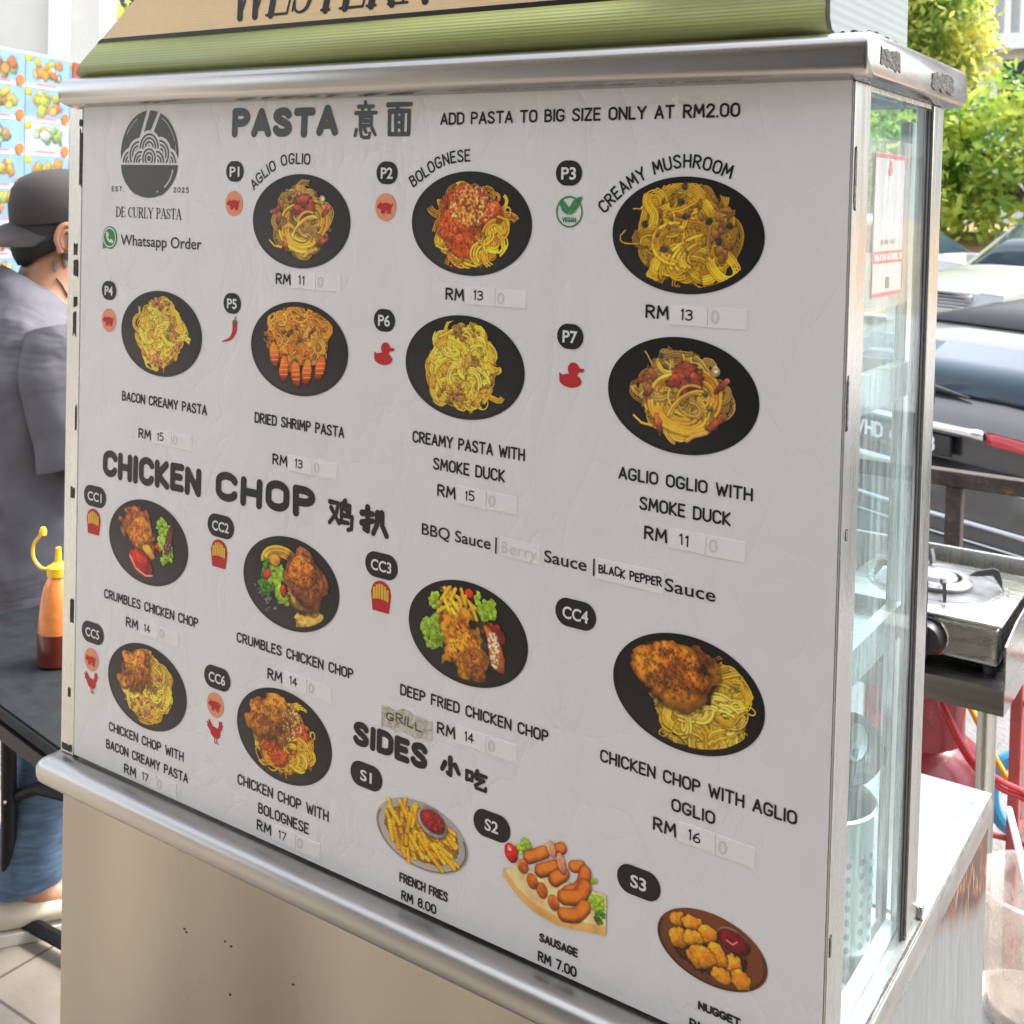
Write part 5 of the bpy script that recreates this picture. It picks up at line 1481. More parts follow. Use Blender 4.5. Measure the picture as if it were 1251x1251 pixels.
md = sh.modifiers.new("sub", 'SUBSURF'); md.levels = md.render_levels = 3
tx = bpy.data.textures.new("folds", 'CLOUDS'); tx.noise_scale = .11; tx.noise_depth = 2
md = sh.modifiers.new("folds", 'DISPLACE'); md.texture = tx; md.strength = .028; md.mid_level = .5; md.texture_coords = 'GLOBAL'
for S_, sg in (('R', 1), ('L', -1)):
    b = MB(); s0, e0 = Vector(J['sh' + S_]) + Vector((0, sg * .012, .030)), Vector(J['el' + S_])
    rings = []
    for t_, r_ in ((-.10, .070), (.08, .092), (.30, .094), (.55, .086), (.80, .080), (1.0, .080), (1.03, .076)):
        c = s0.lerp(e0, t_)
        ax = (e0 - s0).normalized(); x_ = ax.cross(Vector((1, 0, 0))).normalized(); y_ = ax.cross(x_).normalized()
        rings.append([BP(*(c + (x_ * math.cos(k_ * math.pi / 10) * .9 + y_ * math.sin(k_ * math.pi / 10)) * r_ * (1 + .05 * math.sin(3 * k_ * math.pi / 10 + t_ * 9)))) for k_ in range(20)])
    b.loft(rings, cap=False); o = person_part(b, "sleeve", M['shirt'])
    md = o.modifiers.new("sub", 'SUBSURF'); md.levels = md.render_levels = 2
    md = o.modifiers.new("folds", 'DISPLACE'); md.texture = tx; md.strength = .020; md.texture_coords = 'GLOBAL'
b = MB(); b.loft([oval((.0, 0, z), a, w_, 28) for z, a, w_ in ((.66, .128, .180), (.80, .132, .182), (.82, .128, .178))], cap=False)
for S_ in 'RL':
    h_, k_n, a_ = Vector(J['hip' + S_]), Vector(J['kn' + S_]), Vector(J['an' + S_])
    rings = []
    for c, r_ in ((h_ + Vector((0, 0, .02)), .105), (h_.lerp(k_n, .4), .102), (h_.lerp(k_n, .8), .085), (k_n, .080), (k_n.lerp(a_, .3), .079), (k_n.lerp(a_, .6), .076), (k_n.lerp(a_, .80), .076), (k_n.lerp(a_, .88), .079), (k_n.lerp(a_, .93), .074)):
        rings.append([BP(c.x + r_ * 1.05 * math.cos(q), c.y + r_ * .92 * math.sin(q), c.z + .012 * math.cos(q)) for q in [2 * math.pi * e / 22 for e in range(22)]])
    b.loft(rings, cap=False)
jn = person_part(b, "jeans", M['denim'])
md = jn.modifiers.new("sub", 'SUBSURF'); md.levels = md.render_levels = 1
tx2 = bpy.data.textures.new("creases", 'CLOUDS'); tx2.noise_scale = .035
md = jn.modifiers.new("folds", 'DISPLACE'); md.texture = tx2; md.strength = .016; md.texture_coords = 'GLOBAL'
M['canvas'] = mat("cream_canvas_shoe", (.56, .50, .40), .8, bump=.1, bscale=300)
M['sole'] = mat("white_rubber_sole", (.60, .57, .50), .6)
for S_ in 'RL':
    a_, t_ = Vector(J['an' + S_]), Vector(J['to' + S_])
    d_ = Vector((t_.x - a_.x, t_.y - a_.y, 0)).normalized(); n_ = Vector((-d_.y, d_.x, 0)); g = Vector((a_.x, a_.y, 0))
    def ring(L, w_, z0, z1, n=18): return [BP(*(g + d_ * L + n_ * (w_ * math.cos(q)) + Vector((0, 0, (z0 + z1) / 2 + (z1 - z0) / 2 * math.sin(q))))) for q in [2 * math.pi * e / n for e in range(n)]]
    b = MB(); b.loft([ring(-.078, .012, .03, .07), ring(-.070, .030, .022, .085), ring(-.04, .040, .02, .088), ring(.0, .043, .02, .082), ring(.06, .046, .02, .078), ring(.12, .050, .02, .062), ring(.17, .042, .02, .050), ring(.20, .020, .022, .040)])
    so = person_part(b, "shoe", M['canvas'])
    b = MB(); pts = [(-.082, .004), (-.074, .036), (0, .044), (.09, .052), (.16, .050), (.20, .026), (.208, 0)]
    pl = [(L, w_) for L, w_ in pts] + [(L, -w_) for L, w_ in pts[::-1]]
    b.prism(pl, (.001, .024), lambda u, v, w: BP(*(g + d_ * u + n_ * v + Vector((0, 0, w))))); o = b.build("sole", M['sole']); o.parent = so
# head dressing: hair, ear, backwards cap
HC = Vector(J['skull'])
def HP(f, s_, z): return BP(HC.x + f, HC.y + s_, HC.z + z)
def dome(rings, n=32): return [[HP(c + a * math.cos(t_), w_ * math.sin(t_), z + tilt * math.cos(t_)) for t_ in [2 * math.pi * k_ / n for k_ in range(n)]] for c, a, w_, z, tilt in rings]
b = MB(); b.loft(dome([(-.034, .056, .066, -.050, .030), (-.024, .078, .080, -.036, .022), (-.016, .090, .087, -.03, .010), (-.006, .101, .091, .0, .015), (.0, .106, .092, .045, .01), (.0, .10, .088, .075, 0)]), cap=True)
person_part(b, "hair", M['hair'])
b = MB(); b.loft(dome([(.002, .109, .097, .018, .012), (.002, .111, .099, .026, .012), (.0, .112, .098, .055, .006), (-.002, .104, .091, .085, 0), (-.004, .086, .076, .108, 0), (-.004, .055, .05, .124, 0), (-.004, .02, .02, .130, 0), (-.004, .002, .002, .131, 0)]))
cp = person_part(b, "cap", M['cap'])
b = MB()   # brim points backwards (to the left in the picture)
top, bot = [], []
for k_ in range(17):
    a = R(112) + R(136) * k_ / 16
    rr = .100
    x0 = .0 + rr * 1.08 * math.cos(a); y0 = .094 * math.sin(a)
    ext = .088 * max(0, 1 - ((k_ - 8) / 8.5) ** 2) ** .5
    zz = .012 - .026 * (y0 / .09) ** 2
    top.append((HP(x0 + .008, y0 * .96, zz + .004), HP(x0 - ext, y0 * (1 - .10 * ext / .088), zz - .012 - .25 * ext)))
    bot.append((HP(x0 + .008, y0 * .96, zz + .000), HP(x0 - ext, y0 * (1 - .10 * ext / .088), zz - .016 - .25 * ext)))
rt = [[b.bm.verts.new(p) for p in q] for q in top]; rb = [[b.bm.verts.new(p) for p in q] for q in bot]
for i in range(16):
    b.bm.faces.new((rt[i][0], rt[i + 1][0], rt[i + 1][1], rt[i][1])); b.bm.faces.new((rb[i][0], rb[i][1], rb[i + 1][1], rb[i + 1][0]))
    b.bm.faces.new((rt[i][1], rt[i + 1][1], rb[i + 1][1], rb[i][1])); b.bm.faces.new((rt[i][0], rb[i][0], rb[i + 1][0], rt[i + 1][0]))
o = b.build("cap_brim", M['cap']); o.parent = cp
for sg in (1, -1):
    b = MB()
    for k_, (rr, th) in enumerate(((1.0, .0075), (.62, .0050))):
        pts = [HP(-.006 + .018 * rr * math.cos(q) * (1 if math.sin(q) > 0 else .8), sg * (.094 + .010 * (1 - rr) + .004 * math.cos(q)), -.022 + .034 * rr * math.sin(q)) for q in [R(-70 + 300 * e / 18) for e in range(19)]]
        b.tube(pts, th, 8)
    pts = [HP(.004, sg * .089, -.024)]
    b.box(HP(-.006, sg * .091, -.022), (.020, .010, .045), bev=.004, rz=R(63))
    person_part(b, "ear", M['skin'])
    b = MB(); b.cyl(HP(-.006, sg * .090, -.056), HP(-.006, sg * .104, -.056), .0075); person_part(b, "ear_plug", M['black'])
# face: nose, eyes, mouth on the far side of the head
b = MB(); b.loft([[HP(.085 + d_, y, z) for y, z in ((-.012 * q, -.02), (0, .012 * q - .005), (.012 * q, -.02), (0, -.030))] for d_, q in ((0, 1), (.018, .8), (.028, .4))]); person_part(b, "nose", M['skin'])
for sg in (1, -1):
    b = MB(); b.lathe([(.001, -.008), (.006, -.006), (.008, 0), (.006, .006), (.001, .008)], HP(.083, sg * .033, -.002), 12); person_part(b, "eye", M['greyink'])
b = MB(); b.tube([HP(.086, -.022, -.068), HP(.094, 0, -.066), HP(.086, .022, -.068)], .004, 8); person_part(b, "mouth", mat("lips", (.35, .13, .1), .5))
# tattoo marks follow the neck behind the ear
M['tattoo'] = mat("faded_tattoo", (.09, .085, .075), .6)
bvh = None
from mathutils.bvhtree import BVHTree
bvh = BVHTree.FromPolygons([v.co[:] for v in bm_me.vertices], [p_.vertices[:] for p_ in bm_me.polygons])
def on_skin(f, s_, z):
    loc, nrm, _, _ = bvh.find_nearest(BP(f, s_, z)); return loc + nrm * .0012
for pts in (((0.045, .075, 1.445), (0.050, .075, 1.425), (0.058, .075, 1.405)), ((0.030, .07, 1.42), (0.032, .07, 1.40)), ((0.035, .07, 1.385), (0.055, .07, 1.362), (0.065, .07, 1.345))):
    b = MB(); b.tube([on_skin(*p) for p in catmull(pts, 4)], .0042, 6, flat=.3); person_part(b, "tattoo", M['tattoo'])

# ================================================================== LEFT BACKGROUND
pb = thing("picture_menu_board", "tall board of printed dish photographs with orange price dots behind the person", "menu board", (-2.718, 1.635, 0))
PD = Vector((-.289, .9573, 0)); PN = Vector((.9573, .289, 0))
def PB(u, z, d=0): p = Vector((-2.718, 1.635, 0)) + PD * u + PN * d; return (p.x, p.y, z)
M['boardback'] = mat("board_frame", (.40, .45, .42), .4, .4)
b = MB(); b.prism([(-.75, .25), (.47, .25), (.47, 2.076), (-.75, 2.076)], (-.04, 0), lambda u, z, w: PB(u, z, w)); under(b.build("backing", M['boardback'], smooth=False), pb)
rg = random.Random(4)
pal = [((.80, .74, .30), (.86, .55, .25)), ((.70, .80, .35), (.85, .75, .35)), ((.88, .50, .35), (.80, .78, .40)), ((.55, .75, .50), (.80, .85, .80)), ((.90, .75, .40), (.75, .45, .30))]
for col_ in range(-3, 2):
    for row in range(14):
        u0, u1 = .1305 + (col_ - 1) * .2525 + .2525, 0
        u0 = .1335 + col_ * .2525 - (0 if True else 0); u1 = u0 + .2485
        z1 = 2.066 - row * .1255; z0 = z1 - .1215
        if z0 < .28: continue
        P = Pic(60, 32, 100 + row * 7 + col_)
        P.a[:] = 1
        base = np.array([.62, .78, .92]) if rg.random() > .2 else np.array([.80, .88, .92])
        P.rgb[:] = base * (1 + .18 * (P.n2[..., None] - .5))
        P.rgb[:5] = (.86, .90, .96)
        c1_, c2_ = pal[rg.randrange(5)]
        for k_ in range(16):
            P.blob(30 + rg.uniform(-15, 15), 17 + rg.uniform(-6, 8), rg.uniform(4, 8), rg.uniform(3, 6), rg.uniform(0, 3), c1_ if k_ % 2 else c2_, rg.choice(pal)[rg.randrange(2)], .5, dark=.25)
        P.strand([(14, 4), (40, 4)], .8, (.85, .45, .5), .1, 0)
        P.blob(4, 28, 5, 4, 0, (.88, .85, .25), None, .1, dark=0)
        vs = [PB(u0 + .2485 * i / 59, z0 + .1215 * j / 31, .002) for j in range(32) for i in range(60)]
        F_ = [(j * 60 + i, j * 60 + i + 1, (j + 1) * 60 + i + 1, (j + 1) * 60 + i) for j in range(31) for i in range(59)]
        o = np_mesh("dish_panel", np.array(vs), np.array(F_), M['picture'], None, np.clip(srgb(np.clip(P.rgb, 0, 1).reshape(-1, 3)) * .45, 0, .9))
        under(o, pb)
        b = MB(); b.prism([(u0 + .222 + .020 * math.cos(q), z0 + .022 + .020 * math.sin(q)) for q in [2 * math.pi * e / 16 for e in range(16)]], (.004, .006), lambda u, z, w: PB(u, z, w))
        dot = b.build("price_dot", mat("orange_dot", (.85, .12, .01), .5) if 'dot' not in M else M['dot'], None, smooth=False)
        M.setdefault('dot', dot.data.materials[0])
        dot.parent = o
b = MB(); b.prism([(.398, 1.86), (.4695, 1.86), (.4695, 2.066), (.398, 2.066)], (.004, .008), lambda u, z, w: PB(u, z, w)); under(b.build("red_panel", mat("red_sign_plastic", (.72, .04, .04), .45), smooth=False), pb)

bw = thing("shop_wall", "pale beige rendered wall with a pilaster behind the picture board", "wall", (-4.3, 2.7, 0))
M['render'] = mat("beige_render", (.62, .605, .56), .85, var=.06, vscale=3, bump=.1, bscale=60)
WD = Vector((.831, .555, 0)); WN = Vector((.555, -.831, 0))
def WP(u, z, d=0): p = Vector((-4.21, 2.82, 0)) + WD * u + WN * d; return (p.x, p.y, z)
b = MB(); b.prism([(-3.2, 0), (.30, 0), (.30, 4.2), (-3.2, 4.2)], (-.25, 0), lambda u, z, w: WP(u, z, w)); under(b.build("wall_face", M['render'], smooth=False), bw)
b = MB(); b.prism([(.06, 0), (.15, 0), (.15, 4.2), (.06, 4.2)], (.001, .06), lambda u, z, w: WP(u, z, w)); b.prism([(-.30, 0), (-.22, 0), (-.22, 4.2), (-.30, 4.2)], (.001, .06), lambda u, z, w: WP(u, z, w)); under(b.build("pilaster", mat("white_paint", (.78, .77, .73), .6), smooth=False), bw)
dp = thing("drain_pipe", "pale blue grey drain pipe running down the beige wall", "pipe", WP(-.40, 0, .10))
b = MB(); b.cyl(WP(-.40, 0, .09), WP(-.40, 4.2, .09), .055, n=24); under(b.build("pipe", mat("grey_pvc", (.47, .55, .60), .4), angle=50), dp)
for z in (.6, 1.5, 2.46, 3.3):
    b = MB(); b.cyl(WP(-.40, z, .09), WP(-.40, z + .06, .09), .062, n=24); under(b.build("collar", mat("grey_pvc_collar", (.42, .50, .55), .4), angle=50), dp)
b = MB(); b.prism([(.33, 0), (.52, 0), (.52, 4.2), (.33, 4.2)], (-.6, -.45), lambda u, z, w: WP(u, z, w))
o = b.build("wall_pier", mat("pale_pier", (.70, .72, .72), .7), smooth=False); tag(o, "narrow pale pier standing just beyond the end of the beige wall", "pillar")

# ================================================================== RIGHT: STOVE TABLE AND GAS
st = thing("stove_table", "stainless steel stove table with raised rear and side guards and round legs", "table", (.40, 1.55, 0))
def spart(b, n, m_, root=st, **k): return under(b.build(n, m_, **k), root)
TX0, TX1, TY0, TY1, TZ = -.25, .769, 1.296, 1.735, .75
b = MB(); b.span((TX0, TY0, TZ - .045), (TX1, TY0 + .003, TZ)); b.span((TX0, TY0 + .0032, TZ - .003), (TX1 - .0032, TY1, TZ)); b.span((TX1 - .003, TY0 + .0032, TZ - .045), (TX1, TY1, TZ)); spart(b, "worktop", M['steel'], smooth=False)
b = MB(); b.span((TX0, TY1 + .001, TZ - .04), (TX1, TY1 + .012, TZ + .112), bev=.003); spart(b, "rear_guard", M['steel_post'], smooth=False)
b = MB(); b.prism([(TY0 + .005, TZ + .0005), (TY1, TZ + .0005), (TY1, TZ + .112), (TY0 + .10, TZ + .092), (TY0 + .005, TZ + .075)], (TX1 - .003, TX1), lambda y, z, w: (w, y, z)); spart(b, "side_guard", M['steel'], smooth=False)
for x, y in ((.735, 1.335), (-.21, 1.335), (.735, 1.70), (-.21, 1.70)):
    b = MB(); b.cyl((x, y, 0), (x, y, TZ - .0455), .0165); spart(b, "leg", M['steel_post'])
sv = thing("gas_stove", "small stainless steel single burner gas stove with a black knob on the steel table", "stove", (.60, 1.50, TZ))
M['stoves'] = mat("stove_steel", (.42, .415, .38), .26, .95, bump=.01, bscale=20, stretch=(1, 6, 6), var=.10, vscale=8, rvar=.1)
b = MB(); b.span((.452, 1.346, .768), (.747, 1.665, .840), bev=.008, seg=3); spart(b, "body", M['stoves'], sv)
b = MB(); b.span((.446, 1.340, .8405), (.753, 1.671, .8465), bev=.003); spart(b, "top_plate", M['stoves'], sv)
b = MB(); b.prism([(.47, .778), (.725, .778), (.735, .788), (.735, .822), (.725, .832), (.47, .832)], (1.3440, 1.3462), lambda x, z, w: (x, w, z)); spart(b, "front_panel", M['stoves'], sv, smooth=False)
b = MB(); bc = (.600, 1.515)
b.lathe([(.118, .8467), (.121, .8500), (.128, .8500), (.131, .8467)], (*bc, 0), 40)
spart(b, "drip_rim", M['stoves'], sv)
b = MB(); b.lathe([(.001, .8468), (.112, .8468), (.112, .8480), (.001, .8480)], (*bc, 0), 40); spart(b, "drip_tray", mat("scorched_steel", (.26, .26, .265), .35, .9, var=.3, vscale=30), sv)
b = MB(); b.lathe([(.062, .8481), (.066, .856), (.058, .862), (.046, .862), (.044, .8481)], (*bc, 0), 40); b.lathe([(.001, .866), (.034, .866), (.038, .860), (.036, .8481)], (*bc, 0), 40); spart(b, "burner", mat("burner_iron", (.28, .28, .28), .4, .8), sv)
for k_ in range(4):
    a = R(20 + 90 * k_); u = Vector((math.cos(a), math.sin(a), 0)); c = Vector((*bc, 0))
    b = MB()
    P_ = [(.118, .849), (.118, .862), (.112, .882), (.102, .886), (.072, .878), (.058, .868), (.072, .868), (.100, .872)]
    n_ = Vector((-u.y, u.x, 0))
    b.prism(P_, (-.003, .003), lambda r_, z, w: c + u * r_ + n_ * w + Vector((0, 0, z))); spart(b, "pan_support", mat("cast_iron", (.035, .035, .037), .5) if k_ == 0 else bpy.data.materials["cast_iron"], sv, smooth=False)
b = MB(); b.lathe([(.001, -.030), (.026, -.030), (.028, -.026), (.030, -.004), (.030, 0)], (.628, 1.3435, .802), 28, axis='Y'); b.span((.622, 1.306, .776), (.634, 1.316, .828), bev=.003)
kn = spart(b, "knob", M['black'], sv)
b = MB(); b.lathe([(.031, -.002), (.0345, -.0045), (.036, 0)], (.628, 1.3435, .802), 28, axis='Y'); spart(b, "knob_ring", M['chrome'], sv)
b = MB(); b.span((.640, 1.3405, .772), (.652, 1.3437, .784)); spart(b, "red_mark", M['red'], sv, smooth=False)
for x in (.47, .73):
    for y in (1.365, 1.645):
        b = MB(); b.cyl((x, y, TZ + .0004), (x, y, .769), .010, .012); spart(b, "foot", M['rubber'], sv)

gc = thing("gas_cylinder", "red gas cylinder standing under the steel stove table", "gas cylinder", (.520, 1.690, 0))
M['gasred'] = mat("worn_red_paint", (.20, .012, .022), .35, var=.22, vscale=14, rvar=.12, dirt=((.36, .14, .15), 30, .62), coat=.2)
b = MB(); b.lathe([(.001, .02), (.11, .02), (.135, .035), (.152, .075), (.155, .12), (.155, .36), (.150, .405), (.132, .445), (.10, .472), (.05, .488), (.001, .490)], (.520, 1.690, 0), 44); spart(b, "body", M['gasred'], gc)
b = MB(); b.lathe([(.115, 0), (.118, .024), (.114, .024), (.111, 0), (.115, 0)], (.520, 1.690, 0), 40); spart(b, "foot_ring", M['gasred'], gc)
for a0 in (-40, 140):
    b = MB(); vs_ = []
    for k_ in range(9):
        a = R(a0 - 50 + 100 * k_ / 8)
        vs_.append((.520 + .098 * math.cos(a), 1.690 + .098 * math.sin(a)))
    vo = [(x + (x - .52) * .05, y + (y - 1.69) * .05) for x, y in vs_]
    b.prism(vs_ + vo[::-1], (.462, .600), lambda x, y, w: (x, y, w)); spart(b, "collar", M['gasred'], gc, angle=50)
b = MB(); b.lathe([(.094, .585), (.106, .590), (.106, .602), (.094, .606), (.094, .585)], (.520, 1.690, 0), 36); spart(b, "handle_ring", M['gasred'], gc)
b = MB(); b.cyl((.520, 1.690, .485), (.520, 1.690, .545), .018); b.box((.520, 1.690, .555), (.05, .034, .03), bev=.006); spart(b, "valve", mat("brass", (.6, .42, .14), .35, 1), gc)
M['hosered'] = mat("red_rubber_hose", (.42, .014, .018), .4); M['hoseyel'] = mat("yellow_rubber_hose", (.80, .42, .02), .4); M['hoseblu'] = mat("blue_plastic", (.05, .34, .62), .4)
b = MB(); b.tube(catmull([(.545, 1.62, .560), (.600, 1.50, .650), (.640, 1.440, .632), (.691, 1.430, .562), (.735, 1.47, .515), (.790, 1.51, .480), (.95, 1.60, .36), (1.2, 1.75, .10)], 8), .0058, 10); o = b.build("gas_hose", M['hosered']); tag(o, "upper red gas hose looping down from the cylinder past the steel leg", "hose", "red gas hoses by the stove table")
b = MB(); b.tube(catmull([(.530, 1.64, .545), (.605, 1.51, .632), (.640, 1.446, .615), (.692, 1.436, .546), (.735, 1.476, .498), (.790, 1.516, .464), (.95, 1.61, .33), (1.2, 1.77, .07)], 8), .0055, 10); o = b.build("gas_hose", M['hosered']); tag(o, "lower red gas hose running beside the upper red one to the right", "hose", "red gas hoses by the stove table")
b = MB(); b.tube(catmull([(.55, 1.80, .60), (.600, 1.748, .560), (.640, 1.72, .515), (.68, 1.715, .445), (.737, 1.72, .378), (.85, 1.78, .30), (1.1, 1.9, .05)], 8), .0068, 10); o = b.build("water_hose", M['hoseyel']); tag(o, "yellow hose passing behind the steel table leg and under the red hoses", "hose")
b = MB()
pts = [(.700 + .055 * math.cos(q), 1.905 + .03 * math.cos(q), .300 + .085 * math.sin(q)) for q in [2 * math.pi * e / 28 for e in range(29)]]
b.tube(pts, .016, 10); o = b.build("hose_coil", M['hoseblu']); tag(o, "blue hose coil hanging low behind the red rack post", "hose")

rk = thing("utensil_rack", "red brown painted steel rack standing right of the stove table", "rack", (.90, 1.62, 0))
M['rackred'] = mat("chipped_red_paint", (.36, .06, .06), .5, var=.25, vscale=18, dirt=((.30, .22, .16), 18, .60))
for x, y in ((.7385, 1.60), (1.15, 1.60), (.7385, 1.86), (1.15, 1.86)):
    b = MB(); b.box((x, y, .33), (.022, .022, .66), bev=.003); spart(b, "post", M['rackred'], rk, smooth=False)
for z in (.345, .62):
    for a, c in (((.75, 1.60, z), (1.139, 1.60, z)), ((.75, 1.86, z), (1.139, 1.86, z)), ((.7385, 1.611, z), (.7385, 1.849, z)), ((1.15, 1.611, z), (1.15, 1.849, z))):
        b = MB(); b.tube([a, c], .007, 8); spart(b, "rail", M['rackred'], rk)
b = MB(); b.tube([(.56, 1.575, .348), (.7275, 1.6, .345)], .006, 8); spart(b, "rail", M['rackred'], rk)

tbs = thing("low_stool", "low grey plastic stool under the plastic tub at the right edge", "stool", (.885, .985, 0))
b = MB(); b.lathe([(.001, .385), (.115, .385), (.12, .392), (.118, .400), (.001, .400)], (.885, .985, 0), 28); spart(b, "seat", mat("grey_plastic", (.42, .42, .40), .5), tbs)
for k_ in range(4):
    a = R(45 + 90 * k_); b = MB(); b.tube([(.885 + .085 * math.cos(a), .985 + .085 * math.sin(a), .3845), (.885 + .11 * math.cos(a), .985 + .11 * math.sin(a), .001)], [.016, .013], 10); spart(b, "leg", bpy.data.materials["grey_plastic"], tbs)
tu = thing("plastic_tub", "cloudy clear plastic tub with a rolled rim and a ladle standing in it", "tub", (.885, .985, .4005))
M['tub'] = glass_mat("cloudy_plastic", (.97, .95, .92), .42, .15, (8, 8, 5), (.80, .76, .74), .8)
b = MB(); b.lathe([(.001, 0), (.066, 0), (.070, .004), (.084, .170), (.088, .182), (.092, .186), (.092, .200), (.088, .204), (.085, .200), (.0815, .172), (.0675, .007), (.001, .004)], n=48); b.build("tub_wall", M['tub'], tu)
b = MB(); b.lathe([(.001, .0042), (.0670, .0072), (.0690, .030), (.001, .0302)], n=40); b.build("liquid", mat("cloudy_water", (.40, .35, .31), .15, coat=.5), tu)
ld = thing("ladle", "white plastic ladle leaning on the rim of the plastic tub", "utensil", (.885, .985, .46))
b = MB(); b.tube([(.03, -.03, .01), (-.030, .050, .120), (-.075, .155, .165)], [.006, .0058, .0052], 10); b.build("handle", M['white'], ld)
b = MB(); b.lathe([(.001, -.020), (.022, -.015), (.030, 0), (.028, .001), (.020, -.012), (.001, -.017)], (.03, -.03, .012), 20); b.build("bowl", M['white'], ld)
cu2 = thing("drinking_glass", "small clear cup standing inside the plastic tub", "cup", (.915, .960, .4565))
b = MB(); b.lathe([(.001, 0), (.024, 0), (.030, .135), (.032, .138), (.029, .138), (.0235, .004), (.001, .003)], n=28); b.build("cup_wall", M['tub'], cu2)
b = MB(); b.tube([(.030, -.01, .12), (.05, -.015, .11), (.05, -.015, .06), (.027, -.008, .045)], .0045, 8); b.build("cup_handle", M['tub'], cu2)

fr = thing("rusty_frame", "dark rusty square tube frame standing behind the stove table", "frame", (.45, 1.99, 0))
M['rust'] = mat("rusty_black_steel", (.055, .042, .036), .75, .3, bump=.4, bscale=60, var=.5, vscale=22, dirt=((.20, .115, .06), 30, .58))
for x in (.522, -.45, 1.45):
    b = MB(); b.box((x, 1.985, .4675), (.036, .036, .935), bev=.003); spart(b, "post", M['rust'], fr, smooth=False)
b = MB(); b.span((-.60, 1.967, .9355), (1.60, 2.003, .972), bev=.003); spart(b, "top_rail", M['rust'], fr, smooth=False)
bs_ = MB(); bs_.tube(catmull([(.20, 2.30, .55), (.30, 2.26, .75), (.335, 2.24, .90), (.310, 2.23, .985), (.27, 2.24, 1.0)], 6), .012, 10)
# ================================================================== CARS
def make_car(name, label, loc, az, paint, L=4.5, W=1.80, prof=None, group=None, plate=None, lights=True, trim=None):
    """origin at the middle of the rear end on the road; x to its right, y forward"""
    t = thing(name, label, "car", loc, az - math.pi / 2, group)
    hw = W / 2
    def half(z, y):
        f = 1 - .10 * max(0, (z - .95)) ** 1.0 * 2.2
        e = min(y + .15, L - y + .1)
        return hw * f * (1 - .16 * max(0, 1 - e / .7) ** 2)
    def S(p, x):   # x in -1..1
        y, z = p
        h = half(z, y)
        bow = .10 * x * x
        s_ = 1 if y < L / 2 else -1
        return Vector((x * h, y + s_ * bow * (1 if (y < .9 or y > L - .9) else .15), z - (.05 * x ** 4 if z > .9 else .02 * x ** 4)))
    P = prof
    xs = [-1, -.97, -.9, -.75, -.5, -.25, 0, .25, .5, .75, .9, .97, 1]
    b = MB()
    g = [[b.bm.verts.new(S(p, x)) for x in xs] for p in P]
    for r0, r1 in zip(g, g[1:]):
        for i in range(len(xs) - 1): b.bm.faces.new((r0[i], r0[i + 1], r1[i + 1], r1[i]))
    for side in (0, -1):
        b.bm.faces.new([r[side] for r in g])
    b.build("body", paint, t, angle=28)
    def pt(y0, z0, x, off):
        # point on the shell between profile points nearest in z/y
        return S((y0, z0), x)
    def patch(i0, i1, x0, x1, nm, mt, off=.006, inset=0, k0=0.0, k1=1.0, parent=None, taper=0):
        b = MB(); rows_ = []
        a_, c_ = P[i0], P[i1]
        seq = [P[i] for i in range(i0, i1 + 1)]
        n0 = len(seq)
        seq[0] = tuple(np.array(seq[0]) * (1 - k0) + np.array(seq[1]) * k0)
        seq[-1] = tuple(np.array(seq[-2]) * (1 - k1) + np.array(P[i1]) * k1)
        d_ = Vector((0, seq[-1][0] - seq[0][0], seq[-1][1] - seq[0][1])).normalized()
        nrm = Vector((0, -d_.z, d_.y))
        for q, p in enumerate(seq):
            w_ = 1 - taper * q / max(1, n0 - 1)
            rows_.append([b.bm.verts.new(S(p, (x0 + (x1 - x0) * k_ / 10) * w_) + nrm * off) for k_ in range(11)])
        for r0, r1 in zip(rows_, rows_[1:]):
            for i in range(10): b.bm.faces.new((r0[i], r0[i + 1], r1[i + 1], r1[i]))
        o = b.build(nm, mt, parent or t)
        md = o.modifiers.new("thick", 'SOLIDIFY'); md.thickness = .01; md.offset = 0
        return o
    for sx_ in (-1, 1):
        for yy in (.85, L - .85):
            b = MB(); b.lathe([(.20, -.09), (.31, -.10), (.325, -.07), (.325, .07), (.31, .10), (.20, .09), (.20, -.09)], (sx_ * (hw - .10), yy, .325), 28, axis='X'); wh = b.build("wheel", M['rubber'], t)
            b = MB(); b.lathe([(.001, sx_ * .085), (.06, sx_ * .09), (.19, sx_ * .07), (.198, sx_ * .09), (.198, sx_ * .05), (.001, sx_ * .05)], (sx_ * (hw - .10), yy, .325), 28, axis='X'); b.build("rim", M['chrome'], wh)
    return t, S, patch
M['carglass'] = mat("car_glass", (.030, .048, .066), .05, 0, spec=.38)
M['darkpaint'] = mat("dark_grey_metallic", (.075, .073, .072), .26, .55, coat=.8)
M['bumper'] = mat("bumper_grey", (.05, .055, .06), .5, coat=.2)
M['brightedge'] = mat("bright_edge_highlight", (.62, .64, .66), .3, .6)  # pale colour painting highlights along the dark car's rear edges
M['silver'] = mat("silver_metallic", (.36, .37, .37), .32, .5, coat=.6)
M['whitepaint'] = mat("white_car_paint", (.52, .54, .54), .3, coat=.6)
M['taillight'] = mat("red_lamp", (.45, .01, .02), .15, coat=.8)
suvp = [(.02, .22), (-.10, .30), (-.125, .50), (-.12, .60), (-.10, .80), (-.09, .836), (-.02, .846), (.0, .86), (.0, .965), (-.03, .975), (-.035, 1.015), (.0, 1.045), (.03, 1.065), (.10, 1.110), (.38, 1.275), (.42, 1.29), (.62, 1.345), (1.4, 1.42), (2.1, 1.40), (2.6, 1.28), (3.25, 1.00), (3.6, .98), (4.2, .88), (4.40, .76), (4.48, .55), (4.42, .26)]
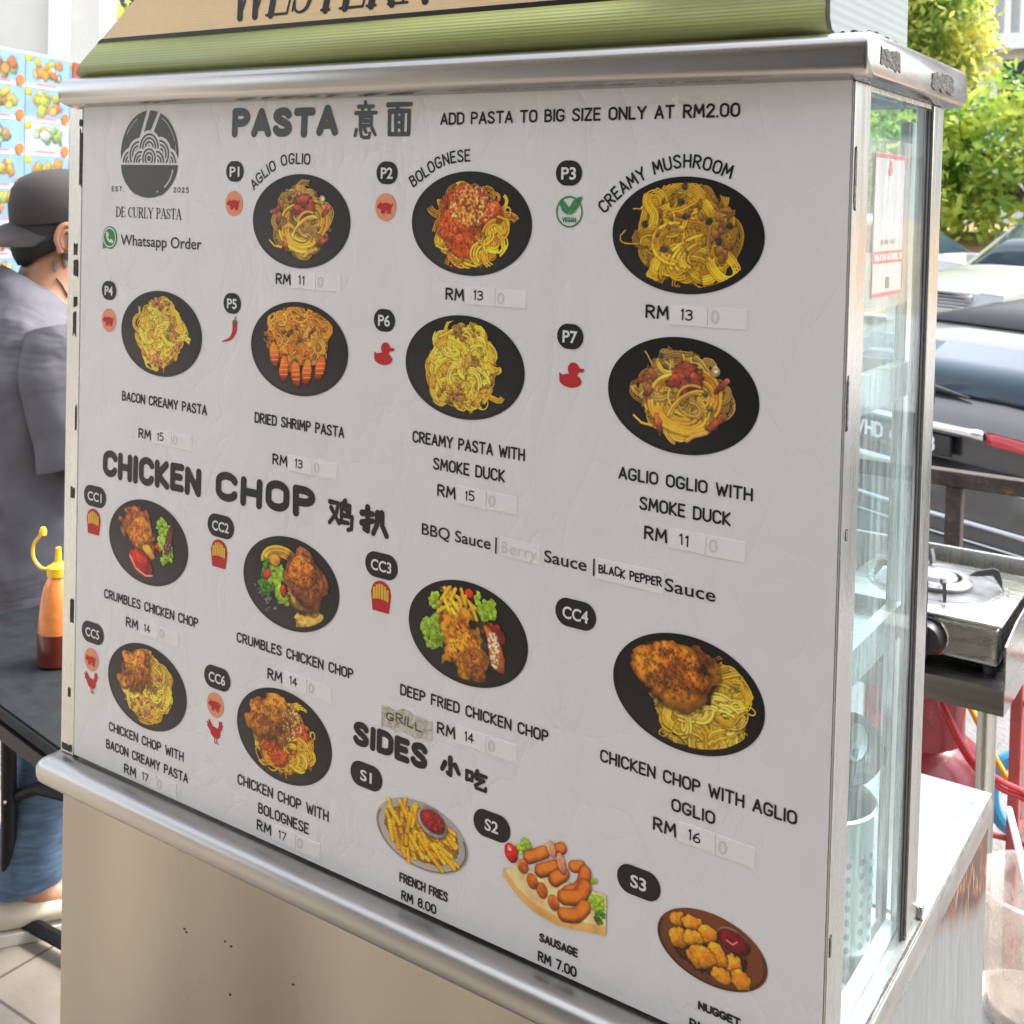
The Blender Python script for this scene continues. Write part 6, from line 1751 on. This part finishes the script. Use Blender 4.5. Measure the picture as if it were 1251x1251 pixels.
suv, S, patch = make_car("parked_car", "dark grey hatchback parked with its number plate towards the stove table", (-.19, 4.2, -.30), R(61.7), M['darkpaint'], prof=suvp, group="cars parked beyond the pavement")
patch(13, 14, -.80, .80, "rear_window", M['carglass'], .008, taper=.06)
patch(19, 20, -.82, .82, "windscreen", M['carglass'], .008)
patch(16, 18, -.70, .70, "sunroof", M['black'], .006)
patch(9, 10, -.53, .53, "chrome_strip", M['chrome'], .014)
for a, c in ((-.97, -.55), (.55, .97)): patch(8, 10, a, c, "tail_light", M['taillight'], .012, k0=.55)
for a, c in ((-.95, -.66), (.66, .95)): patch(2, 3, a, c, "reflector", M['taillight'], .010, k0=.35, k1=.9) if False else patch(2, 3, a, c, "reflector", M['taillight'], .016, k0=.38, k1=.6)
patch(0, 3, -.93, .93, "lower_bumper", M['bumper'], .008, k1=.9)
for k0, k1, i in ((.275, .117, 3), (.93, .95, 2)): patch(i, i + 1, -.93, .93, "crease_highlight", M['brightedge'], .012, k0=k0, k1=k1)
patch(4, 5, -.88, .88, "step_highlight", M['brightedge'], .012, k0=.2)  # reflection on the step painted as a pale strip
for yy in ((.62, 1.35), (1.42, 2.45)):
    for sx_ in (-1, 1):
        b = MB(); vs_ = [(yy[0] + (.10 if yy[0] < 1 else 0), 1.02), (yy[1] + (.25 if yy[1] > 2 else 0), 1.00), (yy[1] - (.15 if yy[1] > 2 else 0), 1.30), (yy[0] + .12, 1.30)]
        b.prism(vs_, (-.01, .006), lambda y, z, w: (sx_ * (.90 * (1 - .22 * max(0, z - .95)) + w), y, z)); b.build("side_window", M['carglass'], suv, smooth=False)
b = MB(); b.span((-.27, -.0305, .880), (.27, -.012, .962), bev=.004); npz = b.build("number_plate", M['black'], suv, smooth=False)
pf = lambda x, z, d: (x, -.034, z)
M['platewhite'] = mat("plate_white", (.80, .80, .78), .5)
letters("VHD 6", -.245, .000, .887, .068, .0065, "plate_lettering", M['platewhite'], npz, fn=pf, cell=.003)
letters("8", .148, .198, .887, .068, .0065, "plate_lettering", M['platewhite'], npz, fn=pf, cell=.003)
b = MB(); b.box((-.06, .085, 1.128), (.05, .04, .03), bev=.008); b.tube([(-.06, .085, 1.138), (.06, .092, 1.128), (.26, .088, 1.110)], [.016, .014, .004], 8); b.build("rear_wiper", M['black'], suv)

silp = [(.05, .25), (-.08, .40), (-.10, .70), (-.05, .95), (.0, 1.02), (.22, 1.42), (.7, 1.60), (1.6, 1.68), (2.3, 1.62), (3.05, 1.12), (3.5, 1.06), (4.15, .96), (4.42, .86), (4.52, .62), (4.46, .28)]
def front_car(name, label, front, az, paint):
    """front: middle of the bonnet's leading edge"""
    h = Vector((math.cos(az), math.sin(az), 0))
    loc = Vector(front) - h * 4.4
    c, S, patch = make_car(name, label, (loc.x, loc.y, -.30), az, paint, prof=silp, group="cars parked beyond the pavement")
    patch(8, 9, -.86, .86, "windscreen", M['carglass'], .008)
    patch(4, 5, -.8, .8, "rear_window", M['carglass'], .008)
    patch(12, 13, -.58, .58, "grille", mat("grille_mesh", (.16, .16, .17), .4, .6) if "grille_mesh" not in bpy.data.materials else bpy.data.materials["grille_mesh"], .012, k0=.1, k1=.75)
    for q in range(6):
        b = MB(); b.span((-.50, 4.44 + .0085 * q, .84 - .036 * q), (.50, 4.475 + .0085 * q, .85 - .036 * q)); b.build("grille_bar", M['chrome'], c, smooth=False)
    for a, d_ in ((-.96, -.64), (.64, .96)): patch(11, 12, a, d_, "headlight", mat("lamp_glass", (.75, .78, .80), .1, .3, coat=1) if "lamp_glass" not in bpy.data.materials else bpy.data.materials["lamp_glass"], .012, k0=.5)
    for sx_ in (-1, 1):
        for yy in ((.45, 1.30), (1.38, 2.55)):
            b = MB(); q = sx_
            b.prism([(yy[0], 1.10), (yy[1] + (.30 if yy[1] > 2 else 0), 1.10), (yy[1] - (.15 if yy[1] > 2 else 0), 1.52), (yy[0] + .12, 1.50)], (-.01, .012), lambda y, z, w: (q * (.90 * (1 - .22 * max(0, z - .95)) + w), y, z)); b.build("side_window", M['carglass'], c, smooth=False)
        b = MB(); b.box((sx_ * .99, 2.70, 1.16), (.20, .10, .13), bev=.03, seg=3); b.build("wing_mirror", paint, c)
    return c
slab = MB(); slab.span((-14, 9.6, -.34), (14, 19.0, -.20)); structure(slab.build("parking_bay", mat("grey_concrete_bay", (.34, .34, .33), .85, bump=.4, bscale=40, var=.15), smooth=False))
bank = MB(); bank.prism([(18.8, -.32), (18.95, -.19), (23.0, 1.15), (30, 1.25), (30, -.32)], (-18, 16), lambda y, z, w: (w, y, z))
structure(bank.build("earth_bank", mat("leaf_litter_soil", (.30, .19, .10), .9, bump=.8, bscale=9, var=.35, vscale=3, dirt=((.14, .22, .04), 4, .58)), smooth=False))
front_car("parked_car", "silver car facing the camera beyond the dark hatchback, grille and mirror in view", (-2.18, 12.94, 0), R(241.7), M['silver']).location.z = -.20
front_car("parked_car", "white car standing side on at the foot of the leafy bank", (-1.75, 17.35, 0), R(-8), M['whitepaint']).location.z = -.20

def leaf_mat(name, col, tcol, scale):
    m = bpy.data.materials.new(name); m.use_nodes = True
    t = m.node_tree; t.nodes.clear()
    o = t.nodes.new("ShaderNodeOutputMaterial"); d_ = t.nodes.new("ShaderNodeBsdfPrincipled"); tr = t.nodes.new("ShaderNodeBsdfTranslucent"); mx = t.nodes.new("ShaderNodeMixShader")
    d_.inputs["Roughness"].default_value = .45
    n = t.nodes.new("ShaderNodeTexNoise"); n.inputs["Scale"].default_value = scale; n.inputs["Detail"].default_value = 5
    g = t.nodes.new("ShaderNodeNewGeometry"); t.links.new(g.outputs["Position"], n.inputs["Vector"])
    for c, sock in ((col, d_.inputs["Base Color"]), (tcol, tr.inputs[0])):
        r_ = t.nodes.new("ShaderNodeValToRGB")
        r_.color_ramp.elements[0].position = .36; r_.color_ramp.elements[1].position = .64
        r_.color_ramp.elements[0].color = (c[0] * .45, c[1] * .62, c[2] * .6, 1); r_.color_ramp.elements[1].color = (min(1, c[0] * 1.7), c[1] * 1.25, c[2] * 1.2, 1)
        t.links.new(n.outputs[0], r_.inputs[0]); t.links.new(r_.outputs[0], sock)
    mx.inputs[0].default_value = .5
    t.links.new(d_.outputs[0], mx.inputs[1]); t.links.new(tr.outputs[0], mx.inputs[2]); t.links.new(mx.outputs[0], o.inputs[0])
    return m
M['leafA'] = leaf_mat("hedge_leaf", (.20, .34, .055), (.46, .66, .12), 1.6)
M['leafB'] = leaf_mat("tree_leaf", (.28, .38, .09), (.56, .70, .16), 1.2)
M['bark'] = mat("bark", (.13, .10, .07), .9, bump=.6, bscale=30, var=.3)
def foliage(name, blobs, n, size, mt, parent, seed):
    rg = np.random.default_rng(seed)
    bl = np.array(blobs); vol = bl[:, 3] * bl[:, 4] * bl[:, 5]; pk = rg.choice(len(bl), n, p=vol / vol.sum())
    d = rg.normal(size=(n, 3)); d /= np.linalg.norm(d, axis=1)[:, None]
    rad = rg.random(n) ** (1 / 2.4) * (1 + .12 * rg.normal(size=n))
    c = bl[pk, :3] + d * rad[:, None] * bl[pk, 3:6]
    # leaf clumps: pull leaves towards random twig tips
    tips = c[rg.choice(n, n // 14)]
    c = tips[rg.integers(0, len(tips), n)] * .55 + c * .45 if False else c + rg.normal(size=(n, 3)) * size * .4
    a = rg.normal(size=(n, 3)); a /= np.linalg.norm(a, axis=1)[:, None]
    b_ = np.cross(a, rg.normal(size=(n, 3))); b_ /= np.linalg.norm(b_, axis=1)[:, None]
    s = size * rg.uniform(.6, 1.3, n)[:, None]
    V = np.stack([c - a * s, c - b_ * s * .42 - a * s * .1, c + a * s, c + b_ * s * .42 - a * s * .1], 1).reshape(-1, 3)
    return np_mesh(name, V, np.arange(4 * n).reshape(n, 4), mt, parent)
def plant(name, label, cat, base, trunk, blobs, n, size, mt, seed, group=None):
    t = thing(name, label, cat, base, 0, group)
    rg = random.Random(seed)
    b = MB()
    top = Vector(trunk)
    b.tube(catmull([(0, 0, -.3), (rg.uniform(-.08, .08), rg.uniform(-.08, .08), top.z * .5), tuple(top)], 5), [.17 - .008 * i for i in range(11)], 10)
    for bx in blobs: b.tube(catmull([tuple(top * .7), tuple((top + Vector(bx[:3])) / 2 + Vector((0, 0, .1))), bx[:3]], 4), [.075 - .007 * i for i in range(9)], 7)
    b.build("trunk", M['bark'], t)
    foliage("crown", blobs, n, size, mt, t, seed)
    return t
def bl(cx, cy, cz, r, k, seed):
    rg = random.Random(seed); o = []
    for i in range(k):
        a = rg.uniform(0, 6.28); q = rg.uniform(.2, .8) * r
        rr = r * rg.uniform(.38, .62)
        o.append((cx + q * math.cos(a), cy + q * math.sin(a) * .7, cz + rg.uniform(-.6, .65) * r, rr, rr * .9, rr * rg.uniform(.7, 1)))
    return o
for i, (x, y, r, zc, lab) in enumerate(((-2.9, 22.6, 1.9, 1.6, "big bright green shrub on the bank, right of the display case"), (-5.3, 22.0, 1.6, 1.3, "bright green shrub on the bank seen just past the rear post of the cart"), (-.2, 23.2, 1.9, 1.7, "bright green shrub at the right end of the leafy bank"), (-7.9, 22.0, 1.7, 1.3, "bright green shrub on the bank hidden mostly behind the cart"))):
    plant("shrub", lab, "shrub", (x, y, 1.0), (0, 0, .9), bl(0, 0, zc, r, 12, 40 + i), 5200, .125, M['leafA'], 60 + i, "shrubs on the leafy bank")
plant("tree", "tall light green tree rising behind the shrubs beside the finned building", "tree", (-6.3, 27.0, 1.2), (0, 0, 2.6), bl(0, 0, 4.6, 2.2, 13, 7), 14000, .11, M['leafB'], 71)
plant("tree", "small light green tree seen through the gap left of the roof sign", "tree", (-7.9, 5.9, 0), (0, 0, 2.0), bl(0, 0, 2.75, .75, 9, 9), 5000, .06, M['leafB'], 72)

fb = thing("office_building", "pale office building with tall white vertical fins behind the trees", "building", (-6.7, 37.4, -.3))
M['facade'] = mat("pale_facade", (.74, .75, .76), .7, var=.05, vscale=1)
M['fin'] = mat("white_fin", (.78, .78, .76), .6)
b = MB(); b.span((-26, 37.6, -.3), (16, 44, 15)); under(b.build("wall", M['facade'], smooth=False), fb)
for k_ in range(90):
    b = MB(); x = -24 + k_ * .44; b.span((x, 37.15, 6.95), (x + .16, 37.598, 13.5)); under(b.build("fin", M['fin'], smooth=False), fb)
for z in (6.45, 13.6, 3.2):
    b = MB(); b.span((-25, 36.9, z), (15, 37.597, z + .48)); under(b.build("ledge", M['fin'], smooth=False), fb)
for k_ in range(14):
    b = MB(); x = -24 + k_ * 2.9; b.span((x, 37.55, 3.9), (x + 2.2, 37.599, 6.2)); w_ = under(b.build("window", M['carglass'], smooth=False), fb)
lb = thing("white_building", "white building in bright light beyond the small tree on the left", "building", (-15, 10, -.3))
b = MB(); b.prism([(-6, -.3), (9, -.3), (9, 9), (-6, 9)], (-3, 0), lambda u, z, w: (-14 + WD.x * u + WN.x * w, 10 + WD.y * u + WN.y * w, z)); under(b.build("wall", M['fin'], smooth=False), lb)
for k_ in range(5):
    for z in (1.2, 4.2, 7):
        b = MB(); b.prism([(-5 + 2.8 * k_, z), (-3.4 + 2.8 * k_, z), (-3.4 + 2.8 * k_, z + 1.5), (-5 + 2.8 * k_, z + 1.5)], (-.02, .02), lambda u, zz, w: (-14 + WD.x * u + WN.x * w, 10 + WD.y * u + WN.y * w, zz)); under(b.build("window", M['carglass'], smooth=False), lb)

# unseen shop house over the cart's walkway, its extents shaped for the light
sh_ = thing("unseen_shop_house", "unseen beige shop house front and covered walkway behind the viewer", "building", (0, -3.4, 0))
M['unseenwall'] = mat("unseen_tan_shop_wall", (.47, .42, .36), .8, var=.08, vscale=2)
M['unseensoffit'] = mat("unseen_white_soffit", (.62, .60, .56), .9)
b = MB(); b.span((-2.4, -3.6, 0), (9, -3.4, 3.6)); under(b.build("wall", M['unseenwall'], smooth=False), sh_)  # wall of the unseen shop house
b = MB(); b.span((-2.4, -3.4, 3.3), (9, -1.6, 3.6)); under(b.build("unseen_walkway_ceiling", M['unseensoffit'], smooth=False), sh_)
for x in (-2.4, 4.4):
    b = MB(); b.span((x, -2.05, .001), (x + .4, -1.65, 3.299), bev=.01); under(b.build("unseen_column", M['unseensoffit'], smooth=False), sh_)
b = MB(); b.span((-1.0, -3.399, .001), (2.6, -3.37, 2.4)); under(b.build("unseen_shutter", mat("unseen_grey_shutter", (.30, .30, .30), .5, .4), smooth=False), sh_)
b = MB(); b.span((1.50, -3.399, .001), (1.70, -.42, 3.299)); under(b.build("unseen_shade_wall", mat("dark_shade_wall", (.12, .105, .10), .8, var=.1, vscale=3), smooth=False), sh_)  # unseen wall added to darken the right of the menu sheet
